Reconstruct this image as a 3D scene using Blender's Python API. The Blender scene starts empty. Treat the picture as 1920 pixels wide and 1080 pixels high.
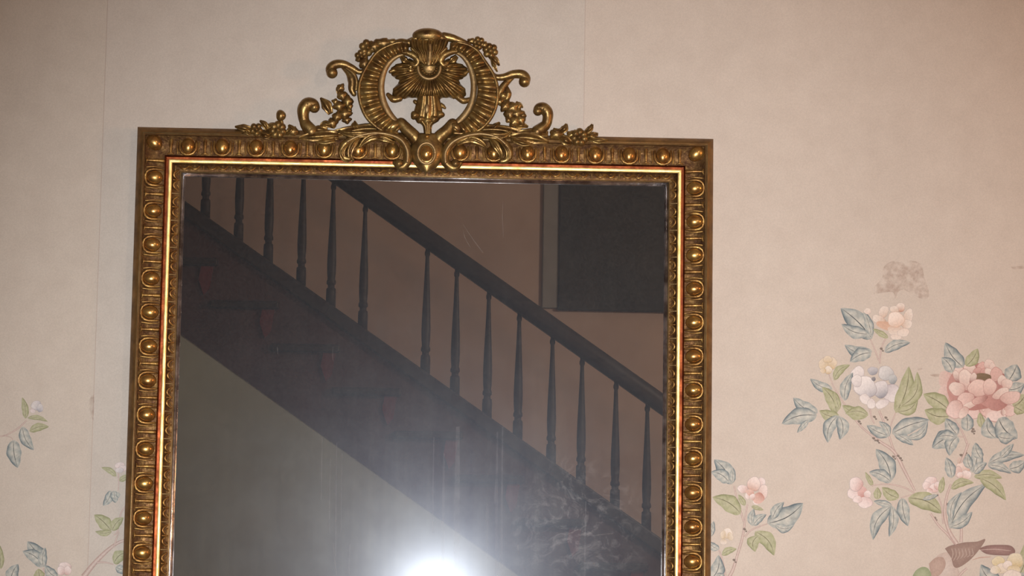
import bpy, math, random
from mathutils import Vector
random.seed(7)
PI = math.pi
sc = bpy.context.scene
col = sc.collection

# ---------------------------------------------------------------- camera
F_PX = 4700.0
CAM = Vector((0.0243, -4.1037, 1.55))
YAW, PITCH, ROLL = 0.0296, 0.1179, 0.0156
ZTOP = CAM.z + 0.7385            # top of the mirror frame
FW = Vector((math.sin(YAW)*math.cos(PITCH), math.cos(YAW)*math.cos(PITCH), math.sin(PITCH)))
r0 = Vector((math.cos(YAW), -math.sin(YAW), 0)); u0 = r0.cross(FW)
RT = math.cos(ROLL)*r0 + math.sin(ROLL)*u0
UP = -math.sin(ROLL)*r0 + math.cos(ROLL)*u0
cd = bpy.data.cameras.new('camera'); cam = bpy.data.objects.new('camera', cd); col.objects.link(cam)
cd.sensor_width = 36.0; cd.lens = F_PX/1920*36.0; cd.clip_end = 60
from mathutils import Matrix
m = Matrix.Identity(4)
for i in range(3):
    m[i][0] = RT[i]; m[i][1] = UP[i]; m[i][2] = -FW[i]; m[i][3] = CAM[i]
cam.matrix_world = m
sc.camera = cam

# ---------------------------------------------------------------- world, light, exposure
w = bpy.data.worlds.new('world'); sc.world = w; w.use_nodes = True
w.node_tree.nodes['Background'].inputs[0].default_value = (0.9, 0.85, 0.8, 1)
w.node_tree.nodes['Background'].inputs[1].default_value = 0.02
sc.view_settings.view_transform = 'Standard'; sc.view_settings.look = 'None'
sc.view_settings.gamma = 1; sc.view_settings.use_curve_mapping = False
sc.view_settings.exposure = 0.0
# the camera's own flash
fl = bpy.data.lights.new('camera_flash', 'SPOT'); flo = bpy.data.objects.new('camera_flash', fl); col.objects.link(flo)
fl.energy = 625; fl.color = (0.98, 0.98, 1.0); fl.shadow_soft_size = 0.022
fl.spot_size = math.radians(42); fl.spot_blend = 1.0
flo.location = CAM + RT*0.012 - UP*0.035 + FW*0.03
flo.rotation_euler = (Vector((0.22, 0, 1.62)) - flo.location).to_track_quat('-Z', 'Y').to_euler()

# ---------------------------------------------------------------- pixel helpers
def ray(px, py):
    return (FW + RT*((px-960)/F_PX) + UP*((540-py)/F_PX))
def pl(px, py, d=0.0):
    """point on the plane d in front of the papered wall"""
    v = ray(px, py); t = (-d-CAM.y)/v.y
    return CAM + v*t
GLASS_D = 0.012
def refl(px, py, S):
    """point at distance S from the papered wall, seen by reflection in the mirror glass"""
    v = ray(px, py); yv = S - 2*GLASS_D
    t = (yv-CAM.y)/v.y; p = CAM + v*t
    return Vector((p.x, -S, p.z))
SC = 4.05/F_PX                    # metres for one pixel near the mirror

# ---------------------------------------------------------------- mesh helpers
class MB:
    def __init__(s): s.v = []; s.f = []; s.c = []
    def add(s, vs, fs, cs=None):
        o = len(s.v); s.v += [tuple(p) for p in vs]; s.f += [tuple(i+o for i in f) for f in fs]
        if cs: s.c += cs
    def box(s, a, b):
        x0, y0, z0 = a; x1, y1, z1 = b
        s.add([(x0,y0,z0),(x1,y0,z0),(x1,y1,z0),(x0,y1,z0),(x0,y0,z1),(x1,y0,z1),(x1,y1,z1),(x0,y1,z1)],
              [(0,3,2,1),(4,5,6,7),(0,1,5,4),(1,2,6,5),(2,3,7,6),(3,0,4,7)])
    def prism(s, poly, y0, y1):
        n = len(poly)
        s.add([(x, y0, z) for x, z in poly] + [(x, y1, z) for x, z in poly],
              [tuple(range(n)), tuple(range(2*n-1, n-1, -1))] + [(i, i+n, (i+1) % n+n, (i+1) % n) for i in range(n)])
    def mesh(s, name, smooth=True):
        me = bpy.data.meshes.new(name); me.from_pydata(s.v, [], s.f)
        if s.c:
            a = me.color_attributes.new('paint', 'FLOAT_COLOR', 'POINT')
            for i, c in enumerate(s.c): a.data[i].color = (c[0], c[1], c[2], 1)
        import bmesh
        b = bmesh.new(); b.from_mesh(me); bmesh.ops.recalc_face_normals(b, faces=b.faces); b.to_mesh(me); b.free()
        if smooth:
            for p in me.polygons: p.use_smooth = True
        me.update(); return me
    def build(s, name, mat, parent=None, smooth=True, kind=None, bevel=0):
        o = link(name, s.mesh(name, smooth), mat, parent)
        if kind: o['kind'] = kind
        if bevel:
            b = o.modifiers.new('bevel', 'BEVEL'); b.width = bevel; b.segments = 2; b.limit_method = 'ANGLE'
        return o
def wloc(o):
    p = Vector((0, 0, 0))
    while o: p = p + o.location; o = o.parent
    return p
def link(name, me, mat, parent=None, at=None):
    """mesh given in world coordinates (at=None) or about its own origin placed at 'at'"""
    o = bpy.data.objects.new(name, me); col.objects.link(o)
    if mat and not me.materials: me.materials.append(mat)
    if parent:
        o.parent = parent; base = wloc(parent)
        o.location = (Vector(at) if at is not None else Vector((0, 0, 0))) - base
    elif at is not None: o.location = at
    return o
def empty(name, loc, label, cat, group=None):
    o = bpy.data.objects.new(name, None); col.objects.link(o); o.location = loc; o.empty_display_size = 0.1
    o['label'] = label; o['category'] = cat
    if group: o['group'] = group
    return o

def cr(pts, m):
    """Catmull-Rom through pts (tuples of any length), m samples by arc length"""
    P = [Vector(p) if len(p) <= 4 else p for p in pts]; n = len(P); out = []
    for i in range(n-1):
        a = P[max(i-1, 0)]; b = P[i]; c = P[i+1]; d = P[min(i+2, n-1)]
        for k in range(16):
            t = k/16
            out.append(0.5*((2*b)+(c-a)*t+(2*a-5*b+4*c-d)*t*t+(3*b-a-3*c+d)*t**3))
    out.append(P[-1])
    L = [0]
    for i in range(1, len(out)): L.append(L[-1]+(out[i]-out[i-1]).length)
    res = []; j = 0
    for k in range(m):
        s = L[-1]*k/(m-1)
        while j < len(L)-2 and L[j+1] < s: j += 1
        f = (s-L[j])/max(L[j+1]-L[j], 1e-9); res.append(out[j].lerp(out[j+1], min(max(f, 0), 1)))
    return res
def lerpl(lst, t):
    x = t*(len(lst)-1); i = min(int(x), len(lst)-2); return lst[i]+(lst[i+1]-lst[i])*(x-i)

def tube(mb, pts, radii, n=10, m=None, sy=1.0, rib=0, ribs=0):
    """round bar through 3-D points lying near a plane parallel to the wall"""
    m = m or max(12, 7*len(pts))
    P = cr(pts, m); Y = Vector((0, 1, 0)); rings = []
    R = [lerpl(radii, k/(m-1)) for k in range(m)]
    if rib: R = [r*(1+rib*abs(math.sin(PI*ribs*k/(m-1)))) for k, r in enumerate(R)]
    def fr(k):
        a = P[max(k-1, 0)]; b = P[min(k+1, m-1)]; t = (b-a).normalized(); N = t.cross(Y)
        if N.length < 1e-6: N = Vector((1, 0, 0))
        return t, N.normalized()
    seq = []
    t, N = fr(0)
    for q in (1.35, .9, .45): seq.append((P[0]-t*R[0]*math.sin(q), R[0]*math.cos(q), N))
    for k in range(m): seq.append((P[k], R[k], fr(k)[1]))
    t, N = fr(m-1)
    for q in (.45, .9, 1.35): seq.append((P[-1]+t*R[-1]*math.sin(q), R[-1]*math.cos(q), N))
    vs = []; fs = []
    for c, r, N in seq:
        for j in range(n):
            a = 2*PI*j/n; vs.append(c+N*(r*math.cos(a))+Y*(r*sy*math.sin(a)))
    for i in range(len(seq)-1):
        for j in range(n): fs.append((i*n+j, i*n+(j+1) % n, (i+1)*n+(j+1) % n, (i+1)*n+j))
    fs.append(tuple(range(n))); fs.append(tuple(range((len(seq)-1)*n, len(seq)*n)))
    mb.add(vs, fs)
def band(mb, A, B, hf, back=0.015, m=40, k=9):
    """carved relief between edge A and edge B (pixel lists); hf(t, s) is its height off the wall"""
    PA = cr([(x, y, 0) for x, y in A], m); PB = cr([(x, y, 0) for x, y in B], m)
    vs = []; fs = []
    for i in range(m):
        for j in range(k):
            p = PA[i].lerp(PB[i], j/(k-1)); vs.append(pl(p.x, p.y, hf(i/(m-1), j/(k-1)*2-1)))
    o = len(vs)
    for i in range(m):
        for p in (PA[i], PB[i]): vs.append(pl(p.x, p.y, back))
    for i in range(m-1):
        for j in range(k-1): fs.append((i*k+j, i*k+j+1, (i+1)*k+j+1, (i+1)*k+j))
        fs.append((i*k, (i+1)*k, o+2*i+2, o+2*i)); fs.append((i*k+k-1, o+2*i+1, o+2*i+3, (i+1)*k+k-1))
        fs.append((o+2*i, o+2*i+2, o+2*i+3, o+2*i+1))
    for i in (0, m-1): fs.append(tuple(i*k+j for j in range(k))+(o+2*i+1, o+2*i))
    mb.add(vs, fs)
def edges(path, widths, m=12):
    P = cr([(x, y, 0) for x, y in path], m); A = []; B = []
    for i in range(m):
        t = (P[min(i+1, m-1)]-P[max(i-1, 0)]).normalized(); n = Vector((-t.y, t.x, 0)); wd = lerpl(widths, i/(m-1))/2
        A.append(tuple((P[i]+n*wd)[:2])); B.append(tuple((P[i]-n*wd)[:2]))
    return A, B
def leaf(mb, path, widths, d=0.04, camber=0.008, ridges=2.0, rid=0.0025, back=0.02, lift=0.0, m=22):
    A, B = edges(path, widths)
    band(mb, A, B, lambda t, s: d+camber*(1-s*s)*math.sin(PI*min(max(t*.9+.08, 0), 1))+rid*math.cos(PI*ridges*s)+lift*t, back, m, 11)
def blob(mb, px, py, d, rx, ry, rd=None, rot=0.0, lob=0, la=0.0, n=16, r=9):
    c = pl(px, py, d); rd = rd if rd is not None else min(rx, ry)
    vs = []; fs = []
    for i in range(r+1):
        th = PI*i/r
        for j in range(n):
            a = 2*PI*j/n; q = math.sin(th)*(1+la*math.cos(lob*a))
            x = q*math.cos(a)*rx*SC; z = q*math.sin(a)*ry*SC
            vs.append(c+Vector((x*math.cos(rot)-z*math.sin(rot), -math.cos(th)*rd*SC, x*math.sin(rot)+z*math.cos(rot))))
    for i in range(r):
        for j in range(n): fs.append((i*n+j, i*n+(j+1) % n, (i+1)*n+(j+1) % n, (i+1)*n+j))
    mb.add(vs, fs)
def flower(mb, px, py, d, r, n=6):
    for k in range(n):
        a = 2*PI*k/n+0.3; blob(mb, px+math.cos(a)*r*.6, py+math.sin(a)*r*.6, d-.001, r*.52, r*.5, r*.42, -a, n=10, r=6)
    blob(mb, px, py, d+0.005, r*.34, r*.34, r*.35, n=10, r=6)

# ---------------------------------------------------------------- materials
def mat(name):
    M = bpy.data.materials.new(name); M.use_nodes = True; nt = M.node_tree
    return M, nt, nt.nodes['Principled BSDF']
def N(nt, t, **kw):
    n = nt.nodes.new(t)
    for k, v in kw.items(): setattr(n, k, v)
    return n
def ramp(nt, fac, stops):
    r = N(nt, 'ShaderNodeValToRGB'); e = r.color_ramp.elements
    e[0].position, e[0].color = stops[0][0], (*stops[0][1], 1); e[1].position, e[1].color = stops[-1][0], (*stops[-1][1], 1)
    for p, c in stops[1:-1]: x = e.new(p); x.color = (*c, 1)
    nt.links.new(fac, r.inputs[0]); return r
def noise(nt, scale, detail=4, rough=.55, vec=None, mapping=None):
    n = N(nt, 'ShaderNodeTexNoise'); n.inputs['Scale'].default_value = scale; n.inputs['Detail'].default_value = detail
    n.inputs['Roughness'].default_value = rough
    g = N(nt, 'ShaderNodeNewGeometry'); src = g.outputs['Position']
    if mapping:
        mp = N(nt, 'ShaderNodeMapping'); mp.inputs['Scale'].default_value = mapping; nt.links.new(src, mp.inputs[0]); src = mp.outputs[0]
    nt.links.new(src, n.inputs['Vector']); return n
def gold(name, stops, rough, scale, metal=1.0, bump=0.15, bscale=260):
    M, nt, b = mat(name)
    n = noise(nt, scale, 5, .6); r = ramp(nt, n.outputs['Fac'], stops)
    nt.links.new(r.outputs[0], b.inputs['Base Color'])
    b.inputs['Metallic'].default_value = metal
    n2 = noise(nt, scale*1.7, 3); rr = ramp(nt, n2.outputs['Fac'], [(.3, (rough*.8,)*3), (.75, (rough*1.35,)*3)])
    nt.links.new(rr.outputs[0], b.inputs['Roughness'])
    n3 = noise(nt, bscale, 3); bp = N(nt, 'ShaderNodeBump'); bp.inputs['Strength'].default_value = bump; bp.inputs['Distance'].default_value = .002
    nt.links.new(n3.outputs['Fac'], bp.inputs['Height']); nt.links.new(bp.outputs[0], b.inputs['Normal'])
    return M
def plain(name, c1, c2, rough=.6, scale=8, metal=0, mapping=None, bump=0, spec=.5):
    M, nt, b = mat(name)
    n = noise(nt, scale, 5, .6, mapping=mapping); r = ramp(nt, n.outputs['Fac'], [(.3, c1), (.7, c2)])
    nt.links.new(r.outputs[0], b.inputs['Base Color']); b.inputs['Roughness'].default_value = rough; b.inputs['Metallic'].default_value = metal
    b.inputs['Specular IOR Level'].default_value = spec
    if bump:
        bp = N(nt, 'ShaderNodeBump'); bp.inputs['Strength'].default_value = bump; bp.inputs['Distance'].default_value = .003
        nt.links.new(n.outputs['Fac'], bp.inputs['Height']); nt.links.new(bp.outputs[0], b.inputs['Normal'])
    return M
G_EGG = gold('burnished_gold', [(.3, (.27, .105, .032)), (.5, (.45, .24, .07)), (.7, (.58, .37, .11))], .27, 60, .82, .03)
G_FRAME = gold('worn_gold', [(.3, (.16, .07, .022)), (.5, (.34, .18, .055)), (.72, (.56, .36, .11))], .42, 90, .8, .2)
G_CREST = gold('aged_gold', [(.28, (.11, .055, .022)), (.5, (.25, .15, .05)), (.72, (.40, .27, .095))], .36, 70, .78, .2)
G_PALE = gold('rubbed_gold', [(.3, (.26, .15, .06)), (.7, (.42, .29, .13))], .45, 60, .7, .15)
G_BRIGHT = gold('bright_gold', [(.25, (.62, .36, .10)), (.6, (.95, .70, .28))], .40, 45, .9, .06)
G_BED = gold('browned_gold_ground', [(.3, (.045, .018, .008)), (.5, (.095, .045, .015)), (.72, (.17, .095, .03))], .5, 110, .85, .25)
BOLE = gold('red_bole', [(.3, (.07, .014, .006)), (.7, (.17, .042, .012))], .42, 40, .95, .1)
EDGE = gold('dark_gilt_edge', [(.3, (.11, .058, .022)), (.7, (.27, .14, .042))], .45, 40, .5, .15)
SLIP = gold('tarnished_bevel_slip', [(.38, (.25, .22, .22)), (.62, (.80, .79, .82))], .20, 35, .95, .12)
WOOD = plain('dark_stair_wood', (.020, .014, .012), (.038, .025, .020), .5, 6, mapping=(1, 6, 6), spec=.3)
REDW = plain('red_brown_stair_wood', (.055, .027, .025), (.085, .042, .039), .55, 5, spec=.3)
REDC = plain('dark_red_carpet', (.12, .018, .02), (.17, .028, .03), .9, 40)
GREENW = plain('grey_green_paint', (.40, .49, .44), (.45, .54, .48), .7, 3)
HALLW = plain('warm_hall_plaster', (.48, .37, .31), (.55, .43, .36), .85, 2.5)
CEILM = plain('ceiling_plaster', (.62, .58, .52), (.68, .64, .58), .9, 3)
FLOORM = plain('floor_boards', (.12, .065, .03), (.2, .11, .055), .4, 5, mapping=(8, 1, 1))
DARKC = plain('dark_hanging_cloth', (.016, .015, .013), (.042, .037, .03), .9, 5)
GREYC = plain('grey_side_strip', (.24, .24, .23), (.29, .29, .28), .9, 5)
BRASS = plain('lamp_brass', (.5, .33, .12), (.6, .42, .18), .3, 20, metal=1)

def paper_mat(name, tint):
    M, nt, b = mat(name)
    big = noise(nt, 2.2, 3); weave = noise(nt, 520, 3); mot = noise(nt, 26, 4)
    c0 = [.582*tint[0], .520*tint[1], .453*tint[2]]
    def mul(k): return tuple(min(x*k, 1) for x in c0)
    r = ramp(nt, big.outputs['Fac'], [(.25, mul(.93)), (.75, mul(1.05))])
    mx = N(nt, 'ShaderNodeMix', data_type='RGBA', blend_type='MULTIPLY'); mx.inputs['Factor'].default_value = 1
    r2 = ramp(nt, weave.outputs['Fac'], [(.25, (.92, .92, .92)), (.75, (1.06, 1.06, 1.06))])
    nt.links.new(r.outputs[0], mx.inputs['A']); nt.links.new(r2.outputs[0], mx.inputs['B'])
    mx2 = N(nt, 'ShaderNodeMix', data_type='RGBA', blend_type='MULTIPLY'); mx2.inputs['Factor'].default_value = 1
    r3 = ramp(nt, mot.outputs['Fac'], [(.25, (.95, .94, .935)), (.7, (1.02, 1.02, 1.02))])
    nt.links.new(mx.outputs['Result'], mx2.inputs['A']); nt.links.new(r3.outputs[0], mx2.inputs['B'])
    nt.links.new(mx2.outputs['Result'], b.inputs['Base Color']); b.inputs['Roughness'].default_value = .8
    b.inputs['Specular IOR Level'].default_value = .2
    bp = N(nt, 'ShaderNodeBump'); bp.inputs['Strength'].default_value = .12; bp.inputs['Distance'].default_value = .001
    nt.links.new(weave.outputs['Fac'], bp.inputs['Height']); nt.links.new(bp.outputs[0], b.inputs['Normal'])
    return M
PAPER = [paper_mat('wallpaper_rose_beige', (1.0, .99, .97)), paper_mat('wallpaper_grey_beige', (1.0, 1.0, 1.0)),
         paper_mat('wallpaper_warm_beige', (1.03, 1.0, .98))]
def paint_mat():
    M, nt, b = mat('wallpaper_paint')
    a = N(nt, 'ShaderNodeAttribute'); a.attribute_name = 'paint'
    weave = noise(nt, 380, 2); r2 = ramp(nt, weave.outputs['Fac'], [(.25, (.9, .9, .9)), (.75, (1.08, 1.08, 1.08))])
    mx = N(nt, 'ShaderNodeMix', data_type='RGBA', blend_type='MULTIPLY'); mx.inputs['Factor'].default_value = 1
    nt.links.new(a.outputs['Color'], mx.inputs['A']); nt.links.new(r2.outputs[0], mx.inputs['B'])
    nt.links.new(mx.outputs['Result'], b.inputs['Base Color']); b.inputs['Roughness'].default_value = .85; b.inputs['Specular IOR Level'].default_value = .1
    return M
PAINT = paint_mat()
def stain_mat(name, c, lo, hi, scale, amount=.8):
    M, nt, b = mat(name); b.inputs['Base Color'].default_value = (*c, 1); b.inputs['Roughness'].default_value = .9; b.inputs['Specular IOR Level'].default_value = .1
    n = noise(nt, scale, 6, .65); r = ramp(nt, n.outputs['Fac'], [(lo, (0, 0, 0)), (hi, (amount,)*3)])
    nt.links.new(r.outputs[0], b.inputs['Alpha']); return M
STAIN = stain_mat('brown_stain', (.42, .26, .2), .40, .60, 60, .26)
STREAK = stain_mat('dried_drip', (.62, .62, .66), .25, .7, 60, .07)
SCRATCH = stain_mat('pale_scratch', (.6, .56, .52), .25, .75, 90, .13)

def glass_mat():
    M = bpy.data.materials.new('old_mirror_glass'); M.use_nodes = True; nt = M.node_tree; nt.nodes.clear()
    out = N(nt, 'ShaderNodeOutputMaterial')
    g = N(nt, 'ShaderNodeBsdfGlossy'); g.inputs['Roughness'].default_value = 0.0
    n = noise(nt, 7, 4); r = ramp(nt, n.outputs['Fac'], [(.3, (.60, .585, .57)), (.7, (.70, .69, .67))]); nt.links.new(r.outputs[0], g.inputs['Color'])
    # film of grime on the glass: scatters the flash into a wide bluish halo, streaked downwards
    h = N(nt, 'ShaderNodeBsdfGlossy'); h.inputs['Roughness'].default_value = 0.27
    st = noise(nt, 60, 3, .6, mapping=(1, 1, .03)); rs = ramp(nt, st.outputs['Fac'], [(.3, (.82, .84, .9)), (.7, (1.0, 1.0, 1.0))])
    sm = noise(nt, 16, 5, .7); rs2 = ramp(nt, sm.outputs['Fac'], [(.3, (.75, .75, .8)), (.7, (1.1, 1.1, 1.1))])
    mu = N(nt, 'ShaderNodeMix', data_type='RGBA', blend_type='MULTIPLY'); mu.inputs['Factor'].default_value = 1
    nt.links.new(rs.outputs[0], mu.inputs['A']); nt.links.new(rs2.outputs[0], mu.inputs['B'])
    sc_ = N(nt, 'ShaderNodeMix', data_type='RGBA', blend_type='MULTIPLY'); sc_.inputs['Factor'].default_value = 1
    sc_.inputs['B'].default_value = (HALO*.84, HALO*.9, HALO, 1); nt.links.new(mu.outputs['Result'], sc_.inputs['A'])
    nt.links.new(sc_.outputs['Result'], h.inputs['Color'])
    h2 = N(nt, 'ShaderNodeBsdfGlossy'); h2.inputs['Roughness'].default_value = 0.14; h2.inputs['Color'].default_value = (HALO2*.82, HALO2*.9, HALO2, 1)
    # dust, with a finger-smeared patch low on one side
    d = N(nt, 'ShaderNodeBsdfDiffuse')
    c = pl(1085, 990, GLASS_D); geo = N(nt, 'ShaderNodeNewGeometry'); ds = N(nt, 'ShaderNodeVectorMath', operation='DISTANCE')
    nt.links.new(geo.outputs['Position'], ds.inputs[0]); ds.inputs[1].default_value = c
    fall = ramp(nt, ds.outputs['Value'], [(.03, (1, 1, 1)), (.13, (0, 0, 0))])
    sw = noise(nt, 22, 5, .7); sw.inputs['Distortion'].default_value = 2.5
    rsw = ramp(nt, sw.outputs['Fac'], [(.5, (0, 0, 0)), (.72, (.13, .125, .12))])
    mm = N(nt, 'ShaderNodeMix', data_type='RGBA', blend_type='MULTIPLY'); mm.inputs['Factor'].default_value = 1
    nt.links.new(fall.outputs[0], mm.inputs['A']); nt.links.new(rsw.outputs[0], mm.inputs['B'])
    ad = N(nt, 'ShaderNodeMix', data_type='RGBA', blend_type='ADD'); ad.inputs['Factor'].default_value = 1
    sp = noise(nt, 300, 2); rsp = ramp(nt, sp.outputs['Fac'], [(.35, (DUST*.75, DUST*.74, DUST*.72)), (.75, (DUST*1.2, DUST*1.18, DUST*1.16))])
    nt.links.new(rsp.outputs[0], ad.inputs['A']); nt.links.new(mm.outputs['Result'], ad.inputs['B']); nt.links.new(ad.outputs['Result'], d.inputs['Color'])
    a1 = N(nt, 'ShaderNodeAddShader'); a2 = N(nt, 'ShaderNodeAddShader'); a3 = N(nt, 'ShaderNodeAddShader')
    nt.links.new(g.outputs[0], a1.inputs[0]); nt.links.new(h.outputs[0], a1.inputs[1])
    nt.links.new(a1.outputs[0], a2.inputs[0]); nt.links.new(d.outputs[0], a2.inputs[1])
    nt.links.new(a2.outputs[0], a3.inputs[0]); nt.links.new(h2.outputs[0], a3.inputs[1])
    nt.links.new(a3.outputs[0], out.inputs['Surface']); return M
HALO, HALO2, DUST = 0.0065, 0.0030, 0.017
GLASS = glass_mat()

# ---------------------------------------------------------------- room shell
X0, X1, YB, ZC = -4.6, 4.6, -8.0, 5.4
def struct(name, a, b, mt):
    mb = MB(); mb.box(a, b); return mb.build(name, mt, None, False, 'structure')
struct('floor', (X0-.1, YB-.1, -.1), (X1+.1, .1, 0), FLOORM)
struct('ceiling', (X0-.1, YB-.1, ZC), (X1+.1, .1, ZC+.1), CEILM)
struct('wall_left', (X0-.1, YB, 0), (X0, 0, ZC), HALLW)
struct('wall_right', (X1, YB, 0), (X1+.1, 0, ZC), HALLW)
struct('wall_front', (X0-.1, YB-.1, 0), (X1+.1, YB, ZC), HALLW)
wallb = struct('wall_back', (X0-.1, 0, 0), (X1+.1, .1, ZC), HALLW)
struct('baseboard_back', (X0, -.02, 0), (X1, -.001, .16), CEILM)
# hung drops of wallpaper, one sheet each
s1 = pl(181, 600).x; s2 = pl(1096, 100).x; pw = s2-s1
k = 0; x = s1-5*pw
while x < X1:
    a, b = max(x, X0), min(x+pw, X1)
    if b-a > .02:
        mb = MB(); mb.box((a+.0004, -.001, .16), (b-.0004, 0, ZC-.02))
        idx = round((x-s1)/pw)
        mb.build('wallpaper_drop', PAPER[1] if idx == 0 else PAPER[2] if idx > 0 else PAPER[0], wallb, False)
    x += pw
# ---------------------------------------------------------------- staircase seen in the mirror
SY = 7.1                                    # distance of its outer face from the papered wall
pA = refl(791, 692, SY); pB = refl(1210, 989, SY); SLOPE = (pA.z-pB.z)/(pA.x-pB.x)
def L1(x): return pA.z+SLOPE*(x-pA.x)       # top of the string
L2OFF = refl(431, 436, SY).z-refl(431, 687, SY).z
RAILOFF = refl(791, 462, SY).z-refl(791, 692, SY).z
nose = refl(753, 724, SY); GO = (refl(998, 800, SY).x-refl(753, 800, SY).x)/2.1; RISE = -SLOPE*GO
xs = nose.x; k0 = 0
while L1(xs)-.15-RISE > 0.02: xs += GO; k0 += 1
first = nose.x+k0*GO                        # front edge of the lowest tread
NST = 21; xtop = first-(NST-1)*GO; XL = xtop-.05; XR = first+.05
stair = empty('staircase', (first, -SY, 0), 'dark wooden staircase with slim turned balusters rising along the hall wall', 'staircase')
def para(xa, xb, za, zb, y0, y1):
    mb = MB(); mb.prism([(xa, max(L1(xa)+za, 0)), (xb, max(L1(xb)+za, 0)), (xb, max(L1(xb)+zb, 0.001)), (xa, max(L1(xa)+zb, 0.001))], y0, y1); return mb
CAPH = 0.075
xf0 = pA.x-(L1(pA.x)-L2OFF)/SLOPE
mb = MB(); mb.prism([(XL, L1(XL)-L2OFF), (xf0, 0), (XR, 0), (XR, max(L1(XR)-CAPH+.01, .01)), (XL, L1(XL)-CAPH+.01)], -SY-.05, -SY); mb.build('string_board', REDW, stair, False)
para(XL, XR, -CAPH, 0, -SY-.08, -SY+.025).build('string_cap', WOOD, stair, False, bevel=.008)
for k in range(NST):
    xf = first-k*GO; zt = L1(xf)-.15
    if zt < 0.05: continue
    mb = MB(); mb.box((xf-GO-.03, YB+.001, zt-.035), (xf, -SY+.03, zt)); mb.build('tread', WOOD, stair, False, bevel=.008)
    mb = MB(); mb.box((xf-.045, YB+.001, zt-RISE), (xf-.025, -SY-.05, zt-.036)); mb.build('riser', REDW, stair, False)
    mb = MB(); z0 = zt-.036; mb.prism([(xf-.02, z0), (xf-.075, z0), (xf-.085, z0-.06), (xf-.06, z0-.13), (xf-.035, z0-.1)], -SY, -SY+.012)
    mb.build('tread_bracket', REDC, stair, False)
# turned balusters, one is missing
def lathe(prof, h, n=12):
    mb = MB(); vs = []; fs = []
    for t, r in prof:
        for j in range(n): a = 2*PI*j/n; vs.append((r*math.cos(a), r*math.sin(a), t*h))
    for i in range(len(prof)-1):
        for j in range(n): fs.append((i*n+j, i*n+(j+1) % n, (i+1)*n+(j+1) % n, (i+1)*n+j))
    fs.append(tuple(range(n))); fs.append(tuple(range((len(prof)-1)*n, len(prof)*n))); mb.add(vs, fs); return mb
bal = [(-.06, .022), (.10, .022), (.13, .021), (.14, .0155), (.16, .0155), (.17, .021), (.19, .021), (.21, .017), (.26, .0195), (.34, .0205), (.48, .0185), (.64, .0145), (.82, .0105), (.94, .0085), (.955, .012), (.975, .012), (.99, .009), (1.06, .009)]
bmesh_ = lathe(bal, RAILOFF).mesh('baluster')
bx = [refl(p, 600, SY).x for p in (378, 442, 499, 562, 619, 680, 799, 855, 916, 974, 1037, 1093, 1157, 1216)]
pitch = (bx[-1]-bx[0])/14.35
q = bx[0]-pitch
while q > XL+.05: bx.append(q); q -= pitch
q = bx[13]+pitch
while q < XR-.1: bx.append(q); q += pitch
for x in bx: link('baluster', bmesh_, WOOD, stair, (x, -SY-.02, L1(x)))
# handrail: moulded bar following the slope
mb = MB(); sec = [(-.03, 0), (-.036, .03), (-.045, .045), (-.04, .075), (-.02, .092), (.02, .092), (.04, .075), (.045, .045), (.036, .03), (.03, 0)]
vs = []; n = len(sec)
for x in (XL, XR): vs += [(x, -SY-.02+a, L1(x)+RAILOFF+b*1.05) for a, b in sec]
mb.add(vs, [(i, (i+1) % n, n+(i+1) % n, n+i) for i in range(n)]+[tuple(range(n)), tuple(range(n, 2*n))]); mb.build('handrail', WOOD, stair, True, bevel=0)
for x, zb in ((XR+.05, 0), (XL-.05, L1(XL)-L2OFF)):
    ht = L1(x)+RAILOFF+.2-zb
    nb = lathe([(0, .06), (.5, .06), (.52, .05), (.55, .045), (.8, .04), (.86, .055), (.92, .055), (.94, .04), (.97, .06), (.99, .04), (1, .01)], ht, 16)
    link('newel_post', nb.mesh('newel_post'), WOOD, stair, (x, -SY-.02, zb))
# wall under the stairs and the upper landing
zl = lambda x: L1(x)-L2OFF
mb = MB(); mb.prism([(X0, 0), (xf0, 0), (XL, zl(XL)), (X0, zl(XL))], -SY-.1, -SY-.003); mb.build('wall_under_stairs', GREENW, None, False, 'structure')
ztop = L1(first-(NST-1)*GO)-.15
struct('floor_landing', (X0, YB, ztop-.25), (XL-GO+.1, -SY-.0, ztop), FLOORM)
# dark hanging high on the stair wall
h0 = refl(1046, 582, 7.99); h1 = refl(1046, 330, 7.99); hr = refl(1275, 582, 7.99); hs = refl(1016, 582, 7.99)
hang = empty('wall_hanging', (h0.x, -7.98, h0.z), 'dark wall hanging with a grey side strip above the stair rail', 'wall hanging')
mb = MB(); mb.box((h0.x, -8.0, h0.z), (hr.x+.25, -7.96, h1.z+.25)); mb.build('cloth_panel', DARKC, hang, False, bevel=.006)
mb = MB(); mb.box((hs.x, -8.0, h0.z+.01), (h0.x, -7.975, h1.z+.25)); o = mb.build('side_strip', GREYC, hang, False, bevel=.004); o['label'] = 'grey side strip'  # thin flat grey strip along one side of the dark panel
mb = MB(); mb.box((hs.x-.05, -8.0, h1.z+.25), (hr.x+.3, -7.94, h1.z+.29)); mb.build('hanging_rod', WOOD, hang, False, bevel=.006)

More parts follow.
